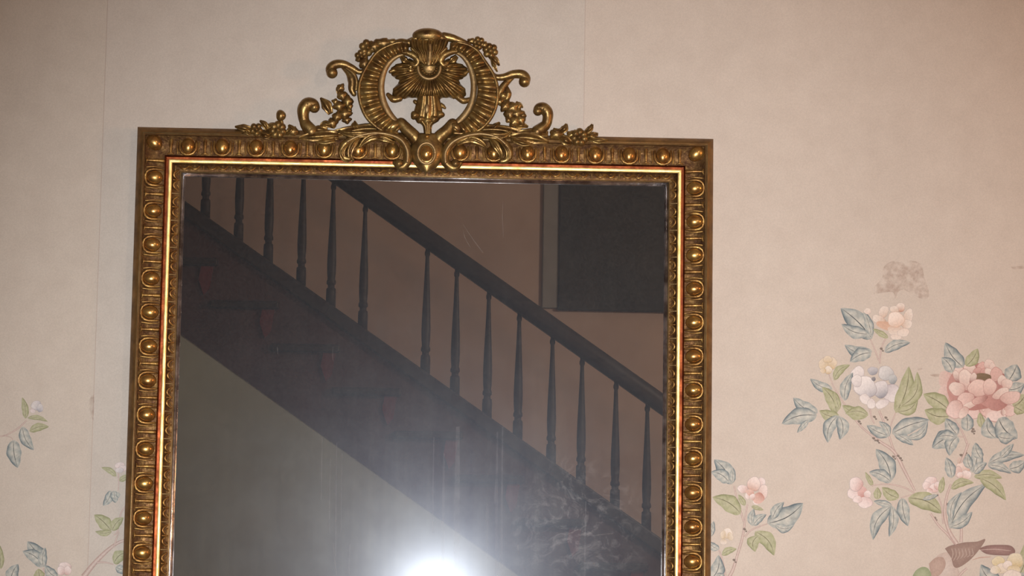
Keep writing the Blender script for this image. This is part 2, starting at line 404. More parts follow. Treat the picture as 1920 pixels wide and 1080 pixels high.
# ---------------------------------------------------------------- hall pendant lamp, off to one side
def pendant(LP, label, colr, strength):
  lamp = empty('pendant_lamp', (LP.x, LP.y, ZC), label, 'lamp', 'hall pendant lamps')
  rod = lathe([(0, .012), (.02, .012), (.98, .012), (1, .012)], ZC-LP.z-.12); link('rod', rod.mesh('rod'), BRASS, lamp, (LP.x, LP.y, LP.z+.12))
  ro = lathe([(0, .02), (.5, .05), (1, .08)], .05); link('ceiling_rose', ro.mesh('ceiling_rose'), BRASS, lamp, (LP.x, LP.y, ZC-.05))
  gb = lathe([(t, max(.14*math.sqrt(max(1-(2*t-1)**2, 0)), .004)) for t in [i/14 for i in range(15)]], .28, 20)
  GM, gnt, gb_ = mat('lit_lamp_glass'); gb_.inputs['Base Color'].default_value = (.9, .8, .6, 1)
  gb_.inputs['Emission Color'].default_value = (*colr, 1); gb_.inputs['Emission Strength'].default_value = strength
  link('globe', gb.mesh('globe'), GM, lamp, (LP.x, LP.y, LP.z-.14))
  cp = lathe([(0, .07), (.4, .06), (1, .015)], .05); link('globe_cap', cp.mesh('globe_cap'), BRASS, lamp, (LP.x, LP.y, LP.z+.115))
pendant(Vector((2.5, -5.3, 3.3)), 'brass pendant lamp with a glowing glass globe hanging beside the staircase', (1.0, .80, .63), 125)
pendant(Vector((2.35, -1.5, 2.2)), 'brass pendant lamp with an amber globe hanging near the flowered wallpaper', (1.0, .48, .21), 52)

# ---------------------------------------------------------------- the gilt mirror
MW, MH = 0.95, 1.56
ZB = ZTOP-MH
mir = empty('gilt_mirror', (0, 0, ZB), 'large gilt framed wall mirror with pierced carved crest and spotted old glass', 'mirror')
# moulding: (distance in from the outer edge, height off the wall) in mm
def member(name, prof, mt, side, parent=mir, smooth=False, bevel=0):
    pr = [(u/1000, h/1000) for u, h in prof]; mb = MB(); vs = []; n = len(pr)
    for e in (0, 1):
        for u, h in pr:
            a = -MW/2+u if e == 0 else MW/2-u
            c = -MH/2+u if e == 0 else MH/2-u
            if side == 'top': p = (a, -h, ZTOP-u)
            elif side == 'bottom': p = (a, -h, ZB+u)
            elif side == 'left': p = (-MW/2+u, -h, ZB+MH/2+c)
            else: p = (MW/2-u, -h, ZB+MH/2+c)
            vs.append(p)
    mb.add(vs, [(i, (i+1) % n, n+(i+1) % n, n+i) for i in range(n)]+[tuple(range(n)), tuple(range(n, 2*n))])
    return mb.build(name, mt, parent, smooth, bevel=bevel)
def arc(u0, u1, h0, h1, bulge, n=8):
    return [(u0+(u1-u0)*i/n, h0+(h1-h0)*i/n+bulge*math.sin(PI*i/n)) for i in range(n+1)]
rails = {}
for side in ('top', 'bottom', 'left', 'right'):
    nm = 'frame_rail' if side in ('top', 'bottom') else 'frame_stile'
    r = member(nm, [(46, .5), (0, .5), (0, 22)]+arc(1, 11, 27, 38, 1.5, 5)+[(14.5, 38)]+arc(15, 46, 30, 22, -3)+[(46, 20)], EDGE, side)
    rails[side] = r
    member('outer_bead', [(10.6, 37)]+arc(10.7, 14.2, 38, 38, 2.2, 6)+[(14.3, 36)], G_PALE, side, r, True)
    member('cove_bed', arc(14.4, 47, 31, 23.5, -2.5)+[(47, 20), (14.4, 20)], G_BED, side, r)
    member('bole_fillet', [(46.5, 1), (46.5, 26)]+arc(46.6, 48.6, 27, 27, 1.2, 4)+[(49, 23.5), (53.5, 23), (53.5, 1)], BOLE, side, r)
    member('gold_bead', [(53.2, 1), (53.2, 26)]+arc(53.4, 58.6, 26.4, 25.8, .55, 6)+[(58.8, 25), (58.8, 1)], G_BRIGHT, side, r, False)
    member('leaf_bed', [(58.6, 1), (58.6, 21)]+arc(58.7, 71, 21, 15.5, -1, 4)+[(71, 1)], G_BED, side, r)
    member('sight_bead', [(70.8, 1)]+arc(70.9, 73.2, 16, 15, 1.6, 5)+[(73.3, 1)], G_PALE, side, r, True)
    member('bevel_slip', [(73.2, 2)]+arc(73.3, 79.5, 13.9, 12.9, (.30 if side == 'top' else 1.6), 7)+[(79.6, 2)], SLIP, side, r, True)  # added metal strip standing in for the glass bevel; top flattened to catch the flash
# eggs, sheaths and darts along the cove
def egg_mesh(half, nm):
    mb = MB(); vs = []; fs = []; n = 14; r = 9
    for i in range(r+1):
        th = PI*i/r; zz = math.cos(th); wd = math.sin(th)*(1+.12*zz)
        for j in range(n):
            a = 2*PI*j/n; vs.append((wd*math.cos(a)*half[0], -wd*math.sin(a)*half[2], zz*half[1]))
    for i in range(r):
        for j in range(n): fs.append((i*n+j, i*n+(j+1) % n, (i+1)*n+(j+1) % n, (i+1)*n+j))
    mb.add(vs, fs); return mb.mesh(nm)
EGG = egg_mesh((.0112, .0138, .0092), 'egg'); EGG.materials.append(G_EGG)
CEGG = egg_mesh((.0125, .0150, .010), 'corner_egg'); CEGG.materials.append(G_EGG)
def tub(pts, rad, **k):
    mb = MB(); tube(mb, [Vector(p) for p in pts], rad, n=6, m=14, **k); return mb
s = tub([(-.0125, 0, .0145), (-.0135, -.001, .003), (-.0125, -.001, -.008), (-.006, 0, -.0145), (.006, 0, -.0145), (.0125, -.001, -.008), (.0135, -.001, .003), (.0125, 0, .0145)], [.0016, .0026, .0026, .0022, .0026, .0026, .0016])
tube(s, [Vector((-.0175, 0, .0145)), Vector((-.0180, -.001, 0)), Vector((-.0165, 0, -.0135))], [.0009, .0014, .0012], n=6, m=8)
tube(s, [Vector((.0175, 0, .0145)), Vector((.0180, -.001, 0)), Vector((.0165, 0, -.0135))], [.0009, .0014, .0012], n=6, m=8)
SHEATH = s.mesh('sheath'); SHEATH.materials.append(G_FRAME)
dm = tub([(0, 0, .014), (0, -.0015, 0), (0, 0, -.0145)], [.0038, .0028, .0016])
tube(dm, [Vector((-.0045, 0, -.0145)), Vector((0, -.0012, -.0132)), Vector((.0045, 0, -.0145))], [.0012, .0018, .0012], n=6, m=8)
DART = dm.mesh('dart'); DART.materials.append(G_FRAME)
lm = MB()
for sx in (-1, 1):
    tube(lm, [Vector((sx*.0175, 0, .0045)), Vector((sx*.012, -.001, -.003)), Vector((sx*.006, -.0012, -.0035)), Vector((sx*.001, 0, .003))], [.0012, .0019, .0017, .001], n=6, m=10)
    tube(lm, [Vector((sx*.012, 0, .005)), Vector((sx*.0085, -.001, .0025))], [.0012, .0008], n=6, m=6)
tube(lm, [Vector((0, 0, .005)), Vector((0, -.001, -.004))], [.0012, .0015], n=6, m=6)
LEAFU = lm.mesh('leaf_ornament'); LEAFU.materials.append(G_FRAME)
BARU = tub([(0, 0, .0055), (0, 0, -.0055)], [.0013, .0013]).mesh('leaf_divider'); BARU.materials.append(G_PALE)
def put(nm, me, side, along, u, h, ang=0.0, tilt=.23):
    r = rails[side]
    if side in ('top', 'bottom'): p = (along, -h/1000, ZTOP-u/1000 if side == 'top' else ZB+u/1000)
    else: p = (-MW/2+u/1000 if side == 'left' else MW/2-u/1000, -h/1000, along)
    o = link(nm, me, None, r, p)
    rot = {'top': 0, 'bottom': PI, 'left': PI/2, 'right': -PI/2}[side]
    o.rotation_euler = (Matrix.Rotation(rot, 3, 'Y') @ Matrix.Rotation(-tilt, 3, 'X')).to_euler(); return o
NT, NS = 16, 27
xa = MW/2-.0285; pt = 2*xa/NT; za = ZTOP-.0285; ps = (MH-.057)/NS
for side in ('top', 'bottom'):
    for i in range(NT+1):
        x = -xa+i*pt
        if 0 < i < NT: put('egg', EGG, side, x, 31, 28.5); put('sheath', SHEATH, side, x, 31, 28)
        if i < NT: put('dart', DART, side, x+pt/2, 31, 27.8)
for side in ('left', 'right'):
    for i in range(NS+1):
        z = za-i*ps
        if 0 < i < NS: put('egg', EGG, side, z, 31, 28.5); put('sheath', SHEATH, side, z, 31, 28)
        if i < NS: put('dart', DART, side, z-ps/2, 31, 27.8)
    for zc in (za+.002, ZB+.0265):
        sx = -1 if side == 'left' else 1
        o = link('corner_egg', CEGG, None, rails[side], (sx*(MW/2-.029), -.0285, zc)); o.rotation_euler = (0, sx*PI/4*(1 if zc > 1.6 else -1), 0)
PL = .0445
def row(side, lo, hi):
    n = round((hi-lo)/PL); st = (hi-lo)/n
    for i in range(n):
        put('leaf_ornament', LEAFU, side, lo+(i+.5)*st, 65, 18.5, tilt=.42)
        put('leaf_divider', BARU, side, lo+i*st, 65, 18.8, tilt=.42)
row('top', -MW/2+.064, MW/2-.064); row('bottom', -MW/2+.064, MW/2-.064)
row('left', ZB+.064, ZTOP-.064); row('right', ZB+.064, ZTOP-.064)
# the plate of glass and its marks
mb = MB(); g0 = .071; mb.box((-MW/2+g0, -GLASS_D, ZB+g0), (MW/2-g0, -.002, ZTOP-g0)); glass = mb.build('mirror_glass', GLASS, mir, False)
mb = MB(); mb.box((-MW/2+.02, -.002, ZB+.02), (MW/2-.02, -.0005, ZTOP-.02)); mb.build('backing_board', WOOD, mir, False)
def mark(nm, pts, wd, mt, d=GLASS_D+.0004):
    A, B = edges(pts, wd, 14); mb = MB(); vs = []
    for a, b in zip(A, B): vs += [pl(*a, d), pl(*b, d)]
    mb.add(vs, [(2*i, 2*i+1, 2*i+3, 2*i+2) for i in range(13)]); return mb.build(nm, mt, glass, False)
for pts, wd in (([(868, 420), (885, 446), (906, 474)], [.5, 1.2, 2.2]), ([(868, 430), (872, 446), (882, 464)], [.5, 1.5, 1]), ([(943, 378), (942, 410), (944, 445)], [.6, 1, .5]),
                ([(625, 1018), (628, 1055), (633, 1085)], [1, 1.6, 1.4]), ([(520, 651), (521, 664)], [1, 1]), ([(624, 650), (624, 676)], [.8, .8]), ([(1113, 1004), (1150, 1000)], [1, 2]),
                ([(1064, 1002), (1090, 990), (1100, 985)], [2, 1, 1]), ([(971, 1022), (972, 1040)], [1.4, 1])):
    mark('scratch', pts if len(pts) > 2 else [pts[0], ((pts[0][0]+pts[1][0])/2, (pts[0][1]+pts[1][1])/2), pts[1]], wd, SCRATCH)
for x, y0, y1, wd in ((857, 800, 1090, 11), (831, 850, 1090, 5), (931, 810, 1090, 5), (941, 800, 1090, 4), (914, 945, 1050, 2.2), (912, 945, 980, 2), (928, 900, 945, 3), (1097, 940, 1090, 3), (812, 820, 1000, 3), (630, 830, 1060, 2), (618, 860, 1000, 1.6), (655, 1020, 1085, 2.5), (640, 850, 1000, 1.5), (603, 820, 940, 1.5)):
    mark('drip_streak', [(x+1.5, y0), (x, (y0+y1)/2), (x-.5, y1)], [wd*.6, wd, wd], STREAK)

# ---------------------------------------------------------------- carved crest (coordinates read off enlargements of the photograph)
def Z1(*p): return [(580+x/3.484, 30+y/3.484) for x, y in p]
def Z2(*p): return [(420+x/4.8, 170+y/4.8) for x, y in p]
def Z3(*p): return [(780+x/4.8, 170+y/4.8) for x, y in p]
def Z8(*p): return [(640+x/6, 40+y/6) for x, y in p]
crest = MB()
# body of the cartouche = the crest part itself
o_ = Z1((690, 770), (672, 820), (655, 870), (662, 930), (700, 985), (745, 1020)); i_ = Z1((845, 770), (870, 820), (884, 870), (872, 930), (835, 985), (790, 1020))
band(crest, o_, i_, lambda t, s: .040+.016*math.sqrt(max(1-s*s, 0))+.004*math.sin(PI*t), .015, 24, 13)
for a in ([(600, 700), (640, 745), (690, 795), (715, 850)], [(935, 705), (900, 750), (850, 795), (825, 850)]):
    tube(crest, [pl(*p, .042) for p in Z1(*a)], [.009, .0105, .011, .010], n=10)
crest = crest.build('crest_cartouche', G_CREST, mir)
def cpart(nm, mb, mt=G_CREST): return mb.build(nm, mt, crest)
mb = MB(); c = Z1((765, 897))[0]
ring = [pl(c[0]+16.2*math.cos(a), c[1]+19.5*math.sin(a), .061) for a in [2*PI*i/20 for i in range(21)]]
tube(mb, ring, [.0022, .0022], n=8, m=44); cpart('oval_rim', mb, G_PALE)
mb = MB(); blob(mb, c[0], c[1], .0595, 12.5, 15.5, 9); cpart('cabochon', mb, G_EGG)
mb = MB(); p = Z1((768, 790))[0]; blob(mb, p[0], p[1], .0565, 4.6, 4.6, 5); cpart('bead', mb, G_EGG)
# gadrooned C scrolls
def ribh(nr):
    def f(t, s):
        rim = .006*math.exp(-((abs(s)-.93)/.08)**2)
        return .042+.004*(1-s*s)+.0075*abs(math.sin(PI*nr*t+.8*math.sin(5*t)))**.7*(1-.5*s**4)+rim
    return f
LO = Z1((650, 178), (600, 172), (540, 185), (455, 228), (405, 285), (352, 375), (325, 460), (330, 550), (362, 640), (415, 705), (490, 755), (570, 768)); LI = Z1((650, 235), (615, 238), (575, 250), (515, 290), (480, 350), (452, 430), (452, 500), (468, 570), (500, 630), (535, 668), (570, 690), (605, 715))
RO = Z1((920, 175), (970, 172), (1040, 190), (1100, 230), (1145, 295), (1200, 380), (1228, 470), (1225, 560), (1195, 650), (1130, 730), (1050, 768), (950, 765)); RI = Z1((915, 228), (945, 222), (990, 240), (1040, 290), (1070, 345), (1090, 410), (1098, 480), (1085, 560), (1060, 620), (1020, 670), (985, 695), (925, 715))
for A, B in ((LO, LI), (RO, RI)):
    mb = MB(); band(mb, A, B, ribh(15), .016, 210, 13); cs = cpart('c_scroll', mb)
    mb = MB(); tube(mb, [pl(*p, .047) for p in A[1:]], [.0024, .003, .003, .0034], n=8, m=60); mb.build('scroll_rim', G_CREST, cs)
for A in ([(640, 246), (590, 256), (535, 290), (492, 350), (472, 430), (472, 500), (488, 570), (520, 635), (565, 690), (640, 752)],
          [(915, 236), (960, 238), (1005, 265), (1045, 320), (1070, 400), (1075, 480), (1062, 560), (1035, 620), (985, 680), (880, 768)]):
    A2, B2 = edges(Z1(*A), [6, 9, 11, 12, 12, 12, 13, 13, 12, 11], 20); mb = MB()
    band(mb, A2, B2, lambda t, s: .036+.003*(1-s*s), .014, 50, 5); cpart('scroll_inner_edge', mb, G_PALE)
for p, a in (((548, 722), .6), ((955, 728), -.6)):
    q = Z1(p)[0]; mb = MB(); blob(mb, q[0], q[1], .044, 15, 10, 10, a); cpart('scroll_end', mb)
# palmette shell in the heart
cx, cy = Z1((783, 345))[0]
def rfan(th):      # th from straight down, scallop outline (pixels)
    a = abs(th)*180/PI
    pts = [(0, 60), (16, 62), (24, 60), (34, 65), (40, 74), (46, 82), (54, 85), (60, 79), (65, 64), (69, 60), (74, 66), (81, 72), (90, 72), (97, 64), (102, 53), (112, 46), (120, 40)]
    for (a0, r0_), (a1, r1_) in zip(pts, pts[1:]):
        if a <= a1: return r0_+(r1_-r0_)*(.5-.5*math.cos(PI*(a-a0)/(a1-a0)))
    return 40
mb = MB(); NA, NR = 150, 12; vs = []; fs = []
for i in range(NA):
    th = (-118+236*i/(NA-1))*PI/180; R = rfan(th)
    for j in range(NR):
        f = j/(NR-1); rr = 20+(R-20)*f
        h = .032+.010*math.sin(PI*min(f*.75+.1, 1))+.0062*math.cos(th*180/PI/10.0*2*PI)*min(f*2, 1)*(1-.2*f)-.008*f**4
        vs.append(pl(cx+rr*math.sin(th), cy+rr*math.cos(th), h))
o2 = len(vs)
for i in range(NA):
    th = (-118+236*i/(NA-1))*PI/180; R = rfan(th)
    vs += [pl(cx+20*math.sin(th), cy+20*math.cos(th), .018), pl(cx+R*math.sin(th), cy+R*math.cos(th), .018)]
for i in range(NA-1):
    for j in range(NR-1): fs.append((i*NR+j, i*NR+j+1, (i+1)*NR+j+1, (i+1)*NR+j))
    fs.append((i*NR+NR-1, o2+2*i+1, o2+2*i+3, (i+1)*NR+NR-1)); fs.append((i*NR, (i+1)*NR, o2+2*i+2, o2+2*i)); fs.append((o2+2*i, o2+2*i+2, o2+2*i+3, o2+2*i+1))
mb.add(vs, fs); shell = cpart('palmette_shell', mb)
mb = MB(); blob(mb, cx, cy-4, .022, 23, 23, 14); mb.build('shell_cup', G_CREST, shell)
mb = MB(); tube(mb, [pl(cx+21*math.sin(a), cy-2+21*math.cos(a), .045) for a in [(-95+190*i/12)*PI/180 for i in range(13)]], [.0022, .003, .0022], n=8, m=30); mb.build('shell_ring', G_PALE, shell)
mb = MB()
for a in range(-80, 81, 20): blob(mb, cx+14*math.sin(a*PI/180), cy-3+14*math.cos(a*PI/180), .044, 3.4, 2.6, 3, n=8, r=5)
mb.build('bead_ring', G_CREST, shell)
for pts, rr in (([(600, 330), (560, 350), (530, 365)], 5), ([(590, 540), (550, 545), (515, 515)], 6), ([(960, 370), (1000, 385), (1030, 365)], 5), ([(970, 530), (1010, 555), (1045, 545)], 6), ([(690, 560), (720, 580)], 4), ([(860, 580), (885, 600)], 4)):
    pts = pts if len(pts) > 2 else [pts[0], ((pts[0][0]+pts[1][0])/2, (pts[0][1]+pts[1][1])/2), pts[1]]
    mb = MB(); tube(mb, [pl(*p, .032) for p in Z1(*pts)], [rr*SC, rr*1.1*SC, rr*.7*SC], n=8); mb.build('shell_tip', G_CREST, shell)
# side leaves over the shell
for pts in ([(700, 330), (655, 345), (625, 325)], [(870, 320), (905, 340), (940, 325)], [(600, 262), (625, 290), (655, 305)], [(965, 262), (935, 290), (905, 305)]):
    mb = MB(); leaf(mb, Z1(*pts), [8, 15, 3], .036, .008, 3); mb.build('shell_leaf', G_CREST, shell)
# pendant under the shell
mb = MB(); band(mb, Z1((712, 515), (690, 600), (678, 650), (700, 690), (740, 720), (750, 800)), Z1((845, 515), (866, 600), (868, 650), (840, 690), (802, 720), (802, 800)), lambda t, s: .034+.016*math.sqrt(max(1-s*s, 0))*(1-.4*t)+.002*math.cos(4*PI*s), .018, 30, 17); pend = cpart('pendant', mb)
mb = MB(); q = Z1((768, 605))[0]; blob(mb, q[0], q[1], .051, 5, 10, 4); mb.build('pendant_boss', G_PALE, pend)
for x, y in ((690, 650), (725, 675), (768, 685), (815, 675), (852, 645)):
    q = Z1((x, y))[0]; mb = MB(); blob(mb, q[0], q[1], .042, 9, 8, 9, lob=3, la=.12); mb.build('pendant_lobe', G_CREST, pend)
# crowning fluted fan and cap
mb = MB(); band(mb, Z1((650, 150), (662, 205), (700, 245), (715, 290), (755, 325)), Z1((915, 150), (895, 205), (860, 250), (850, 290), (812, 328)), lambda t, s: .044+.012*math.sqrt(max(1-s*s, 0))+.004*math.cos(PI*7*s)*(1-.3*t)+.006*math.sin(PI*t), .018, 26, 45); fan = cpart('crown_fan', mb)
mb = MB(); tube(mb, [pl(*p, .058) for p in Z1((785, 195), (786, 240), (784, 290), (780, 318))], [.004, .0052, .0045, .003], n=10); mb.build('centre_rib', G_PALE, fan)
for s_, tip in ((-1, (680, 170)), (1, (890, 170))):
    for k in range(3):
        b = (782+s_*(22+k*14), 310-k*12); e = (782+s_*(45+k*32), 190+k*12)
        mb = MB(); tube(mb, [pl(*p, .054-.003*k) for p in Z1(e, ((b[0]+e[0])/2-s_*8, (b[1]+e[1])/2), b)], [.0034, .0032, .002], n=8); mb.build('fan_flute', G_CREST, fan)
mb = MB(); q = Z1((775, 130))[0]; blob(mb, q[0], q[1], .042, 30, 14.5, 16, 0, n=28, r=12); q2 = Z1((700, 150))[0]
blob(mb, q2[0], q2[1], .04, 14, 6, 10, .35); q2 = Z1((862, 145))[0]; blob(mb, q2[0], q2[1], .04, 13, 6, 10, -.3); q2 = Z1((770, 158))[0]; blob(mb, q2[0], q2[1], .052, 15, 4, 7, 0)
cpart('crown_cap', mb)
for pts in ([(880, 135), (930, 145), (985, 165), (1040, 185)], [(680, 165), (640, 180), (600, 172), (540, 180)]):
    mb = MB(); tube(mb, [pl(*p, .036) for p in Z1(*pts)], [.0075, .007, .006, .004], n=10); cpart('crown_shoulder', mb)
for pts in ([(600, 235), (650, 245), (690, 265), (712, 300), (690, 325), (668, 312)], [(965, 230), (915, 240), (875, 262), (858, 298), (880, 322), (900, 308)]):
    mb = MB(); tube(mb, [pl(*p, .042) for p in Z1(*pts)], [.0035, .005, .0058, .0058, .005, .0035], n=10); cpart('inner_volute', mb)
# ear scrolls
def scroll(nm, conv, pts, rad, ball=None, d=.038, mt=G_CREST):
    mb = MB(); tube(mb, [pl(*p, d) for p in conv(*pts)], [r*SC for r in rad], n=12)
    if ball: q = conv(ball[0])[0]; blob(mb, q[0], q[1], d+.002, ball[1], ball[1], ball[1])
    return cpart(nm, mb, mt)
scroll('ear_scroll', Z1, [(148, 375), (140, 345), (170, 318), (220, 315), (275, 338), (325, 366), (360, 355), (382, 315)], [10, 9.5, 8.5, 7.5, 6.5, 5.5, 4.5, 4], ((148, 372), 11))
scroll('ear_scroll', Z1, [(1405, 432), (1412, 405), (1385, 382), (1330, 382), (1270, 400), (1215, 398), (1180, 360), (1150, 305)], [10, 9.5, 8.5, 7.5, 6.5, 5.5, 4.5, 4], ((1405, 430), 11))
scroll('ear_strand', Z1, [(220, 335), (262, 375), (280, 430), (278, 480), (292, 510)], [4, 7, 8.5, 7.5, 5], d=.034)
scroll('ear_strand', Z1, [(240, 340), (290, 380), (308, 430), (305, 480)], [3, 4, 4, 3], d=.042)
scroll('ear_strand', Z1, [(1330, 400), (1285, 440), (1250, 490), (1222, 560), (1200, 600)], [4, 6.5, 7.5, 6, 4], d=.034)
scroll('ear_strand', Z1, [(1290, 470), (1300, 510), (1290, 540)], [4, 6.5, 6], d=.034)
# flowers and leaves on the shoulders
def fl_(conv, p, r, d=.038, n=6): q = conv(p)[0]; mb = MB(); flower(mb, q[0], q[1], d, r, n); cpart('carved_flower', mb)
def bl_(nm, conv, p, rx, ry, rot=0, d=.036, lob=5, la=.14): q = conv(p)[0]; mb = MB(); blob(mb, q[0], q[1], d, rx, ry, min(rx, ry)*.9, rot, lob, la); cpart(nm, mb)
def lf_(conv, pts, wd, d=.034): mb = MB(); leaf(mb, conv(*pts), wd, d, .007, 2, .002); cpart('carved_leaf', mb)
fl_(Z1, (380, 208), 15); fl_(Z1, (340, 265), 12); bl_('carved_bud', Z1, (480, 178), 18, 10, 0); bl_('carved_bud', Z1, (425, 200), 13, 11); bl_('carved_bud', Z1, (360, 310), 11, 13)
lf_(Z1, [(345, 250), (320, 285), (300, 290)], [10, 12, 2]); lf_(Z1, [(350, 270), (352, 310), (345, 335)], [8, 12, 4]); bl_('carved_bud', Z1, (540, 170), 12, 6)
fl_(Z1, (1105, 178), 12); fl_(Z1, (1182, 228), 14); lf_(Z1, [(1180, 260), (1215, 290), (1242, 325)], [10, 14, 3]); lf_(Z1, [(1190, 270), (1205, 320), (1228, 365)], [6, 9, 3]); bl_('carved_bud', Z1, (1060, 165), 9, 6); bl_('carved_bud', Z1, (1145, 190), 8, 7)
# garlands
for p, r in (((205, 470), 9), ((215, 520), 12), ((250, 560), 13), ((195, 590), 12), ((230, 640), 14), ((245, 680), 9), ((180, 660), 11), ((150, 700), 12), ((265, 590), 7), ((255, 620), 8), ((170, 560), 7)): bl_('garland_bud', Z1, p, r, r*.8, random.random()*3, .034+random.random()*.006, 4, .18)
lf_(Z1, [(140, 640), (110, 580), (72, 535)], [10, 22, 3]); lf_(Z1, [(195, 510), (190, 470), (205, 455)], [8, 10, 3]); lf_(Z1, [(150, 720), (100, 705), (70, 725)], [8, 14, 4])
for p, r in (((1265, 520), 9), ((1245, 560), 10), ((1280, 590), 12), ((1330, 600), 14), ((1365, 590), 9), ((1310, 640), 14), ((1355, 640), 14), ((1380, 680), 12), ((1340, 690), 13), ((1395, 650), 8), ((1300, 680), 7)): bl_('garland_bud', Z1, p, r, r*.8, random.random()*3, .034+random.random()*.006, 4, .18)
lf_(Z1, [(1330, 600), (1370, 580), (1395, 600)], [8, 12, 3]); lf_(Z1, [(1340, 720), (1390, 715), (1430, 725)], [10, 14, 4])
# acanthus scrolls over the top rail
for sgn, pts, tipb in ((-1, [(560, 960), (600, 990), (640, 950), (640, 880), (600, 810), (520, 775), (420, 765), (320, 785), (250, 820), (212, 870), (222, 920), (260, 935)], (585, 965)),
                       (1, [(985, 960), (945, 995), (890, 955), (890, 890), (935, 825), (1020, 785), (1120, 770), (1220, 790), (1280, 835), (1308, 890), (1290, 940), (1255, 950)], (955, 965))):
    ac = scroll('acanthus_scroll', Z1, pts, [5, 8, 9, 8.5, 7.5, 6.5, 6, 6, 6.5, 7, 7, 5], (tipb, 9), .048)
    mb = MB(); tube(mb, [pl(*p, .055) for p in Z1(*pts[2:9])], [.0028, .0024, .002, .0018], n=8, m=40); mb.build('acanthus_vein', G_PALE, ac)
    def sub(pp, wd, d=.047):
        mb = MB(); leaf(mb, Z1(*pp), wd, d, .009, 3, .0022); mb.build('acanthus_leaf', G_CREST, ac)
    if sgn < 0:
        sub([(420, 775), (300, 775), (240, 770), (190, 745)], [8, 16, 14, 3]); sub([(500, 790), (410, 790), (355, 825), (325, 865)], [6, 18, 16, 3])
        sub([(330, 790), (280, 850), (265, 910), (290, 950)], [8, 18, 14, 5]); sub([(260, 820), (215, 880), (225, 930), (260, 950)], [8, 14, 14, 5])
        sub([(560, 830), (470, 800), (400, 810)], [6, 14, 3])
    else:
        sub([(1130, 780), (1220, 785), (1280, 780), (1325, 745)], [8, 15, 13, 3]); sub([(1000, 800), (1080, 810), (1130, 835), (1165, 870)], [6, 18, 15, 3])
        sub([(1180, 800), (1220, 850), (1250, 900), (1250, 935)], [8, 18, 14, 5]); sub([(1250, 820), (1295, 870), (1300, 920), (1270, 960)], [8, 14, 14, 5])
        sub([(960, 840), (1040, 810), (1110, 830)], [6, 14, 3])
# ledge of leaves the scrolls stand on
lf_(Z1, [(480, 740), (380, 735), (300, 745), (230, 760), (150, 775)], [18, 20, 18, 20, 14], .036); lf_(Z1, [(1080, 745), (1180, 740), (1260, 745), (1330, 760), (1400, 770)], [18, 20, 18, 20, 14], .036)
lf_(Z1, [(300, 750), (290, 715), (305, 690)], [8, 11, 3]); lf_(Z1, [(330, 745), (310, 720), (295, 685)], [6, 8, 3]); lf_(Z1, [(1190, 745), (1220, 720), (1245, 695)], [8, 14, 4])
lf_(Z2, [(1030, 400), (860, 410), (720, 420), (665, 435)], [16, 24, 20, 3], .046); lf_(Z2, [(1000, 440), (900, 455), (820, 455)], [10, 14, 3], .048); lf_(Z2, [(930, 360), (850, 350), (770, 370)], [10, 16, 6], .036)
lf_(Z3, [(850, 425), (980, 420), (1100, 440), (1195, 465)], [14, 24, 22, 4], .046); lf_(Z3, [(900, 390), (1040, 380), (1190, 390)], [12, 18, 10], .040); lf_(Z3, [(870, 440), (980, 475), (1060, 470)], [8, 14, 3], .048)
scroll('upright_volute', Z2, [(812, 150), (795, 125), (750, 125), (718, 170), (715, 230), (735, 300), (790, 370)], [11, 13, 13, 11, 10, 12, 13], ((812, 150), 10), .040)
scroll('upright_volute', Z3, [(1095, 185), (1110, 160), (1150, 160), (1182, 200), (1185, 250), (1165, 310), (1090, 370)], [9, 11, 11.5, 10, 9.5, 11, 12], ((1097, 185), 9), .040)
# flower sprigs lying on the rail at either end
fl_(Z2, (482, 355), 16, .042, 7); bl_('carved_bud', Z2, (512, 225), 9.5, 11, 0, .038, 3, .06); scroll('sprig_stem', Z2, [(512, 260), (520, 300), (500, 340)], [3.5, 3.5, 3], d=.036)
fl_(Z2, (290, 350), 12, .042, 5); lf_(Z2, [(250, 350), (170, 335), (98, 325)], [10, 15, 3], .040); lf_(Z2, [(390, 350), (360, 300), (322, 270)], [8, 13, 3], .040); lf_(Z2, [(560, 390), (610, 350), (580, 310)], [8, 16, 4], .038); lf_(Z2, [(330, 390), (380, 410), (420, 400)], [8, 14, 4], .042)
lf_(Z2, [(240, 390), (200, 370), (160, 385)], [8, 10, 3], .040); bl_('carved_bud', Z2, (620, 370), 12, 10); bl_('carved_bud', Z2, (420, 330), 10, 9)
fl_(Z3, (1470, 420), 16, .042, 7); bl_('carved_bud', Z3, (1265, 395), 14, 11); lf_(Z3, [(1300, 370), (1340, 340), (1355, 298)], [10, 15, 4], .040); lf_(Z3, [(1300, 420), (1350, 450), (1400, 480)], [12, 22, 8], .042); lf_(Z3, [(1530, 370), (1570, 340), (1588, 302)], [8, 12, 4], .040)
lf_(Z3, [(1540, 400), (1590, 395), (1640, 395)], [8, 10, 6], .040); lf_(Z3, [(1560, 430), (1640, 450), (1735, 450)], [8, 13, 4], .042); bl_('carved_bud', Z3, (1400, 400), 10, 9); lf_(Z3, [(1230, 350), (1270, 370), (1310, 350)], [8, 14, 5], .038)
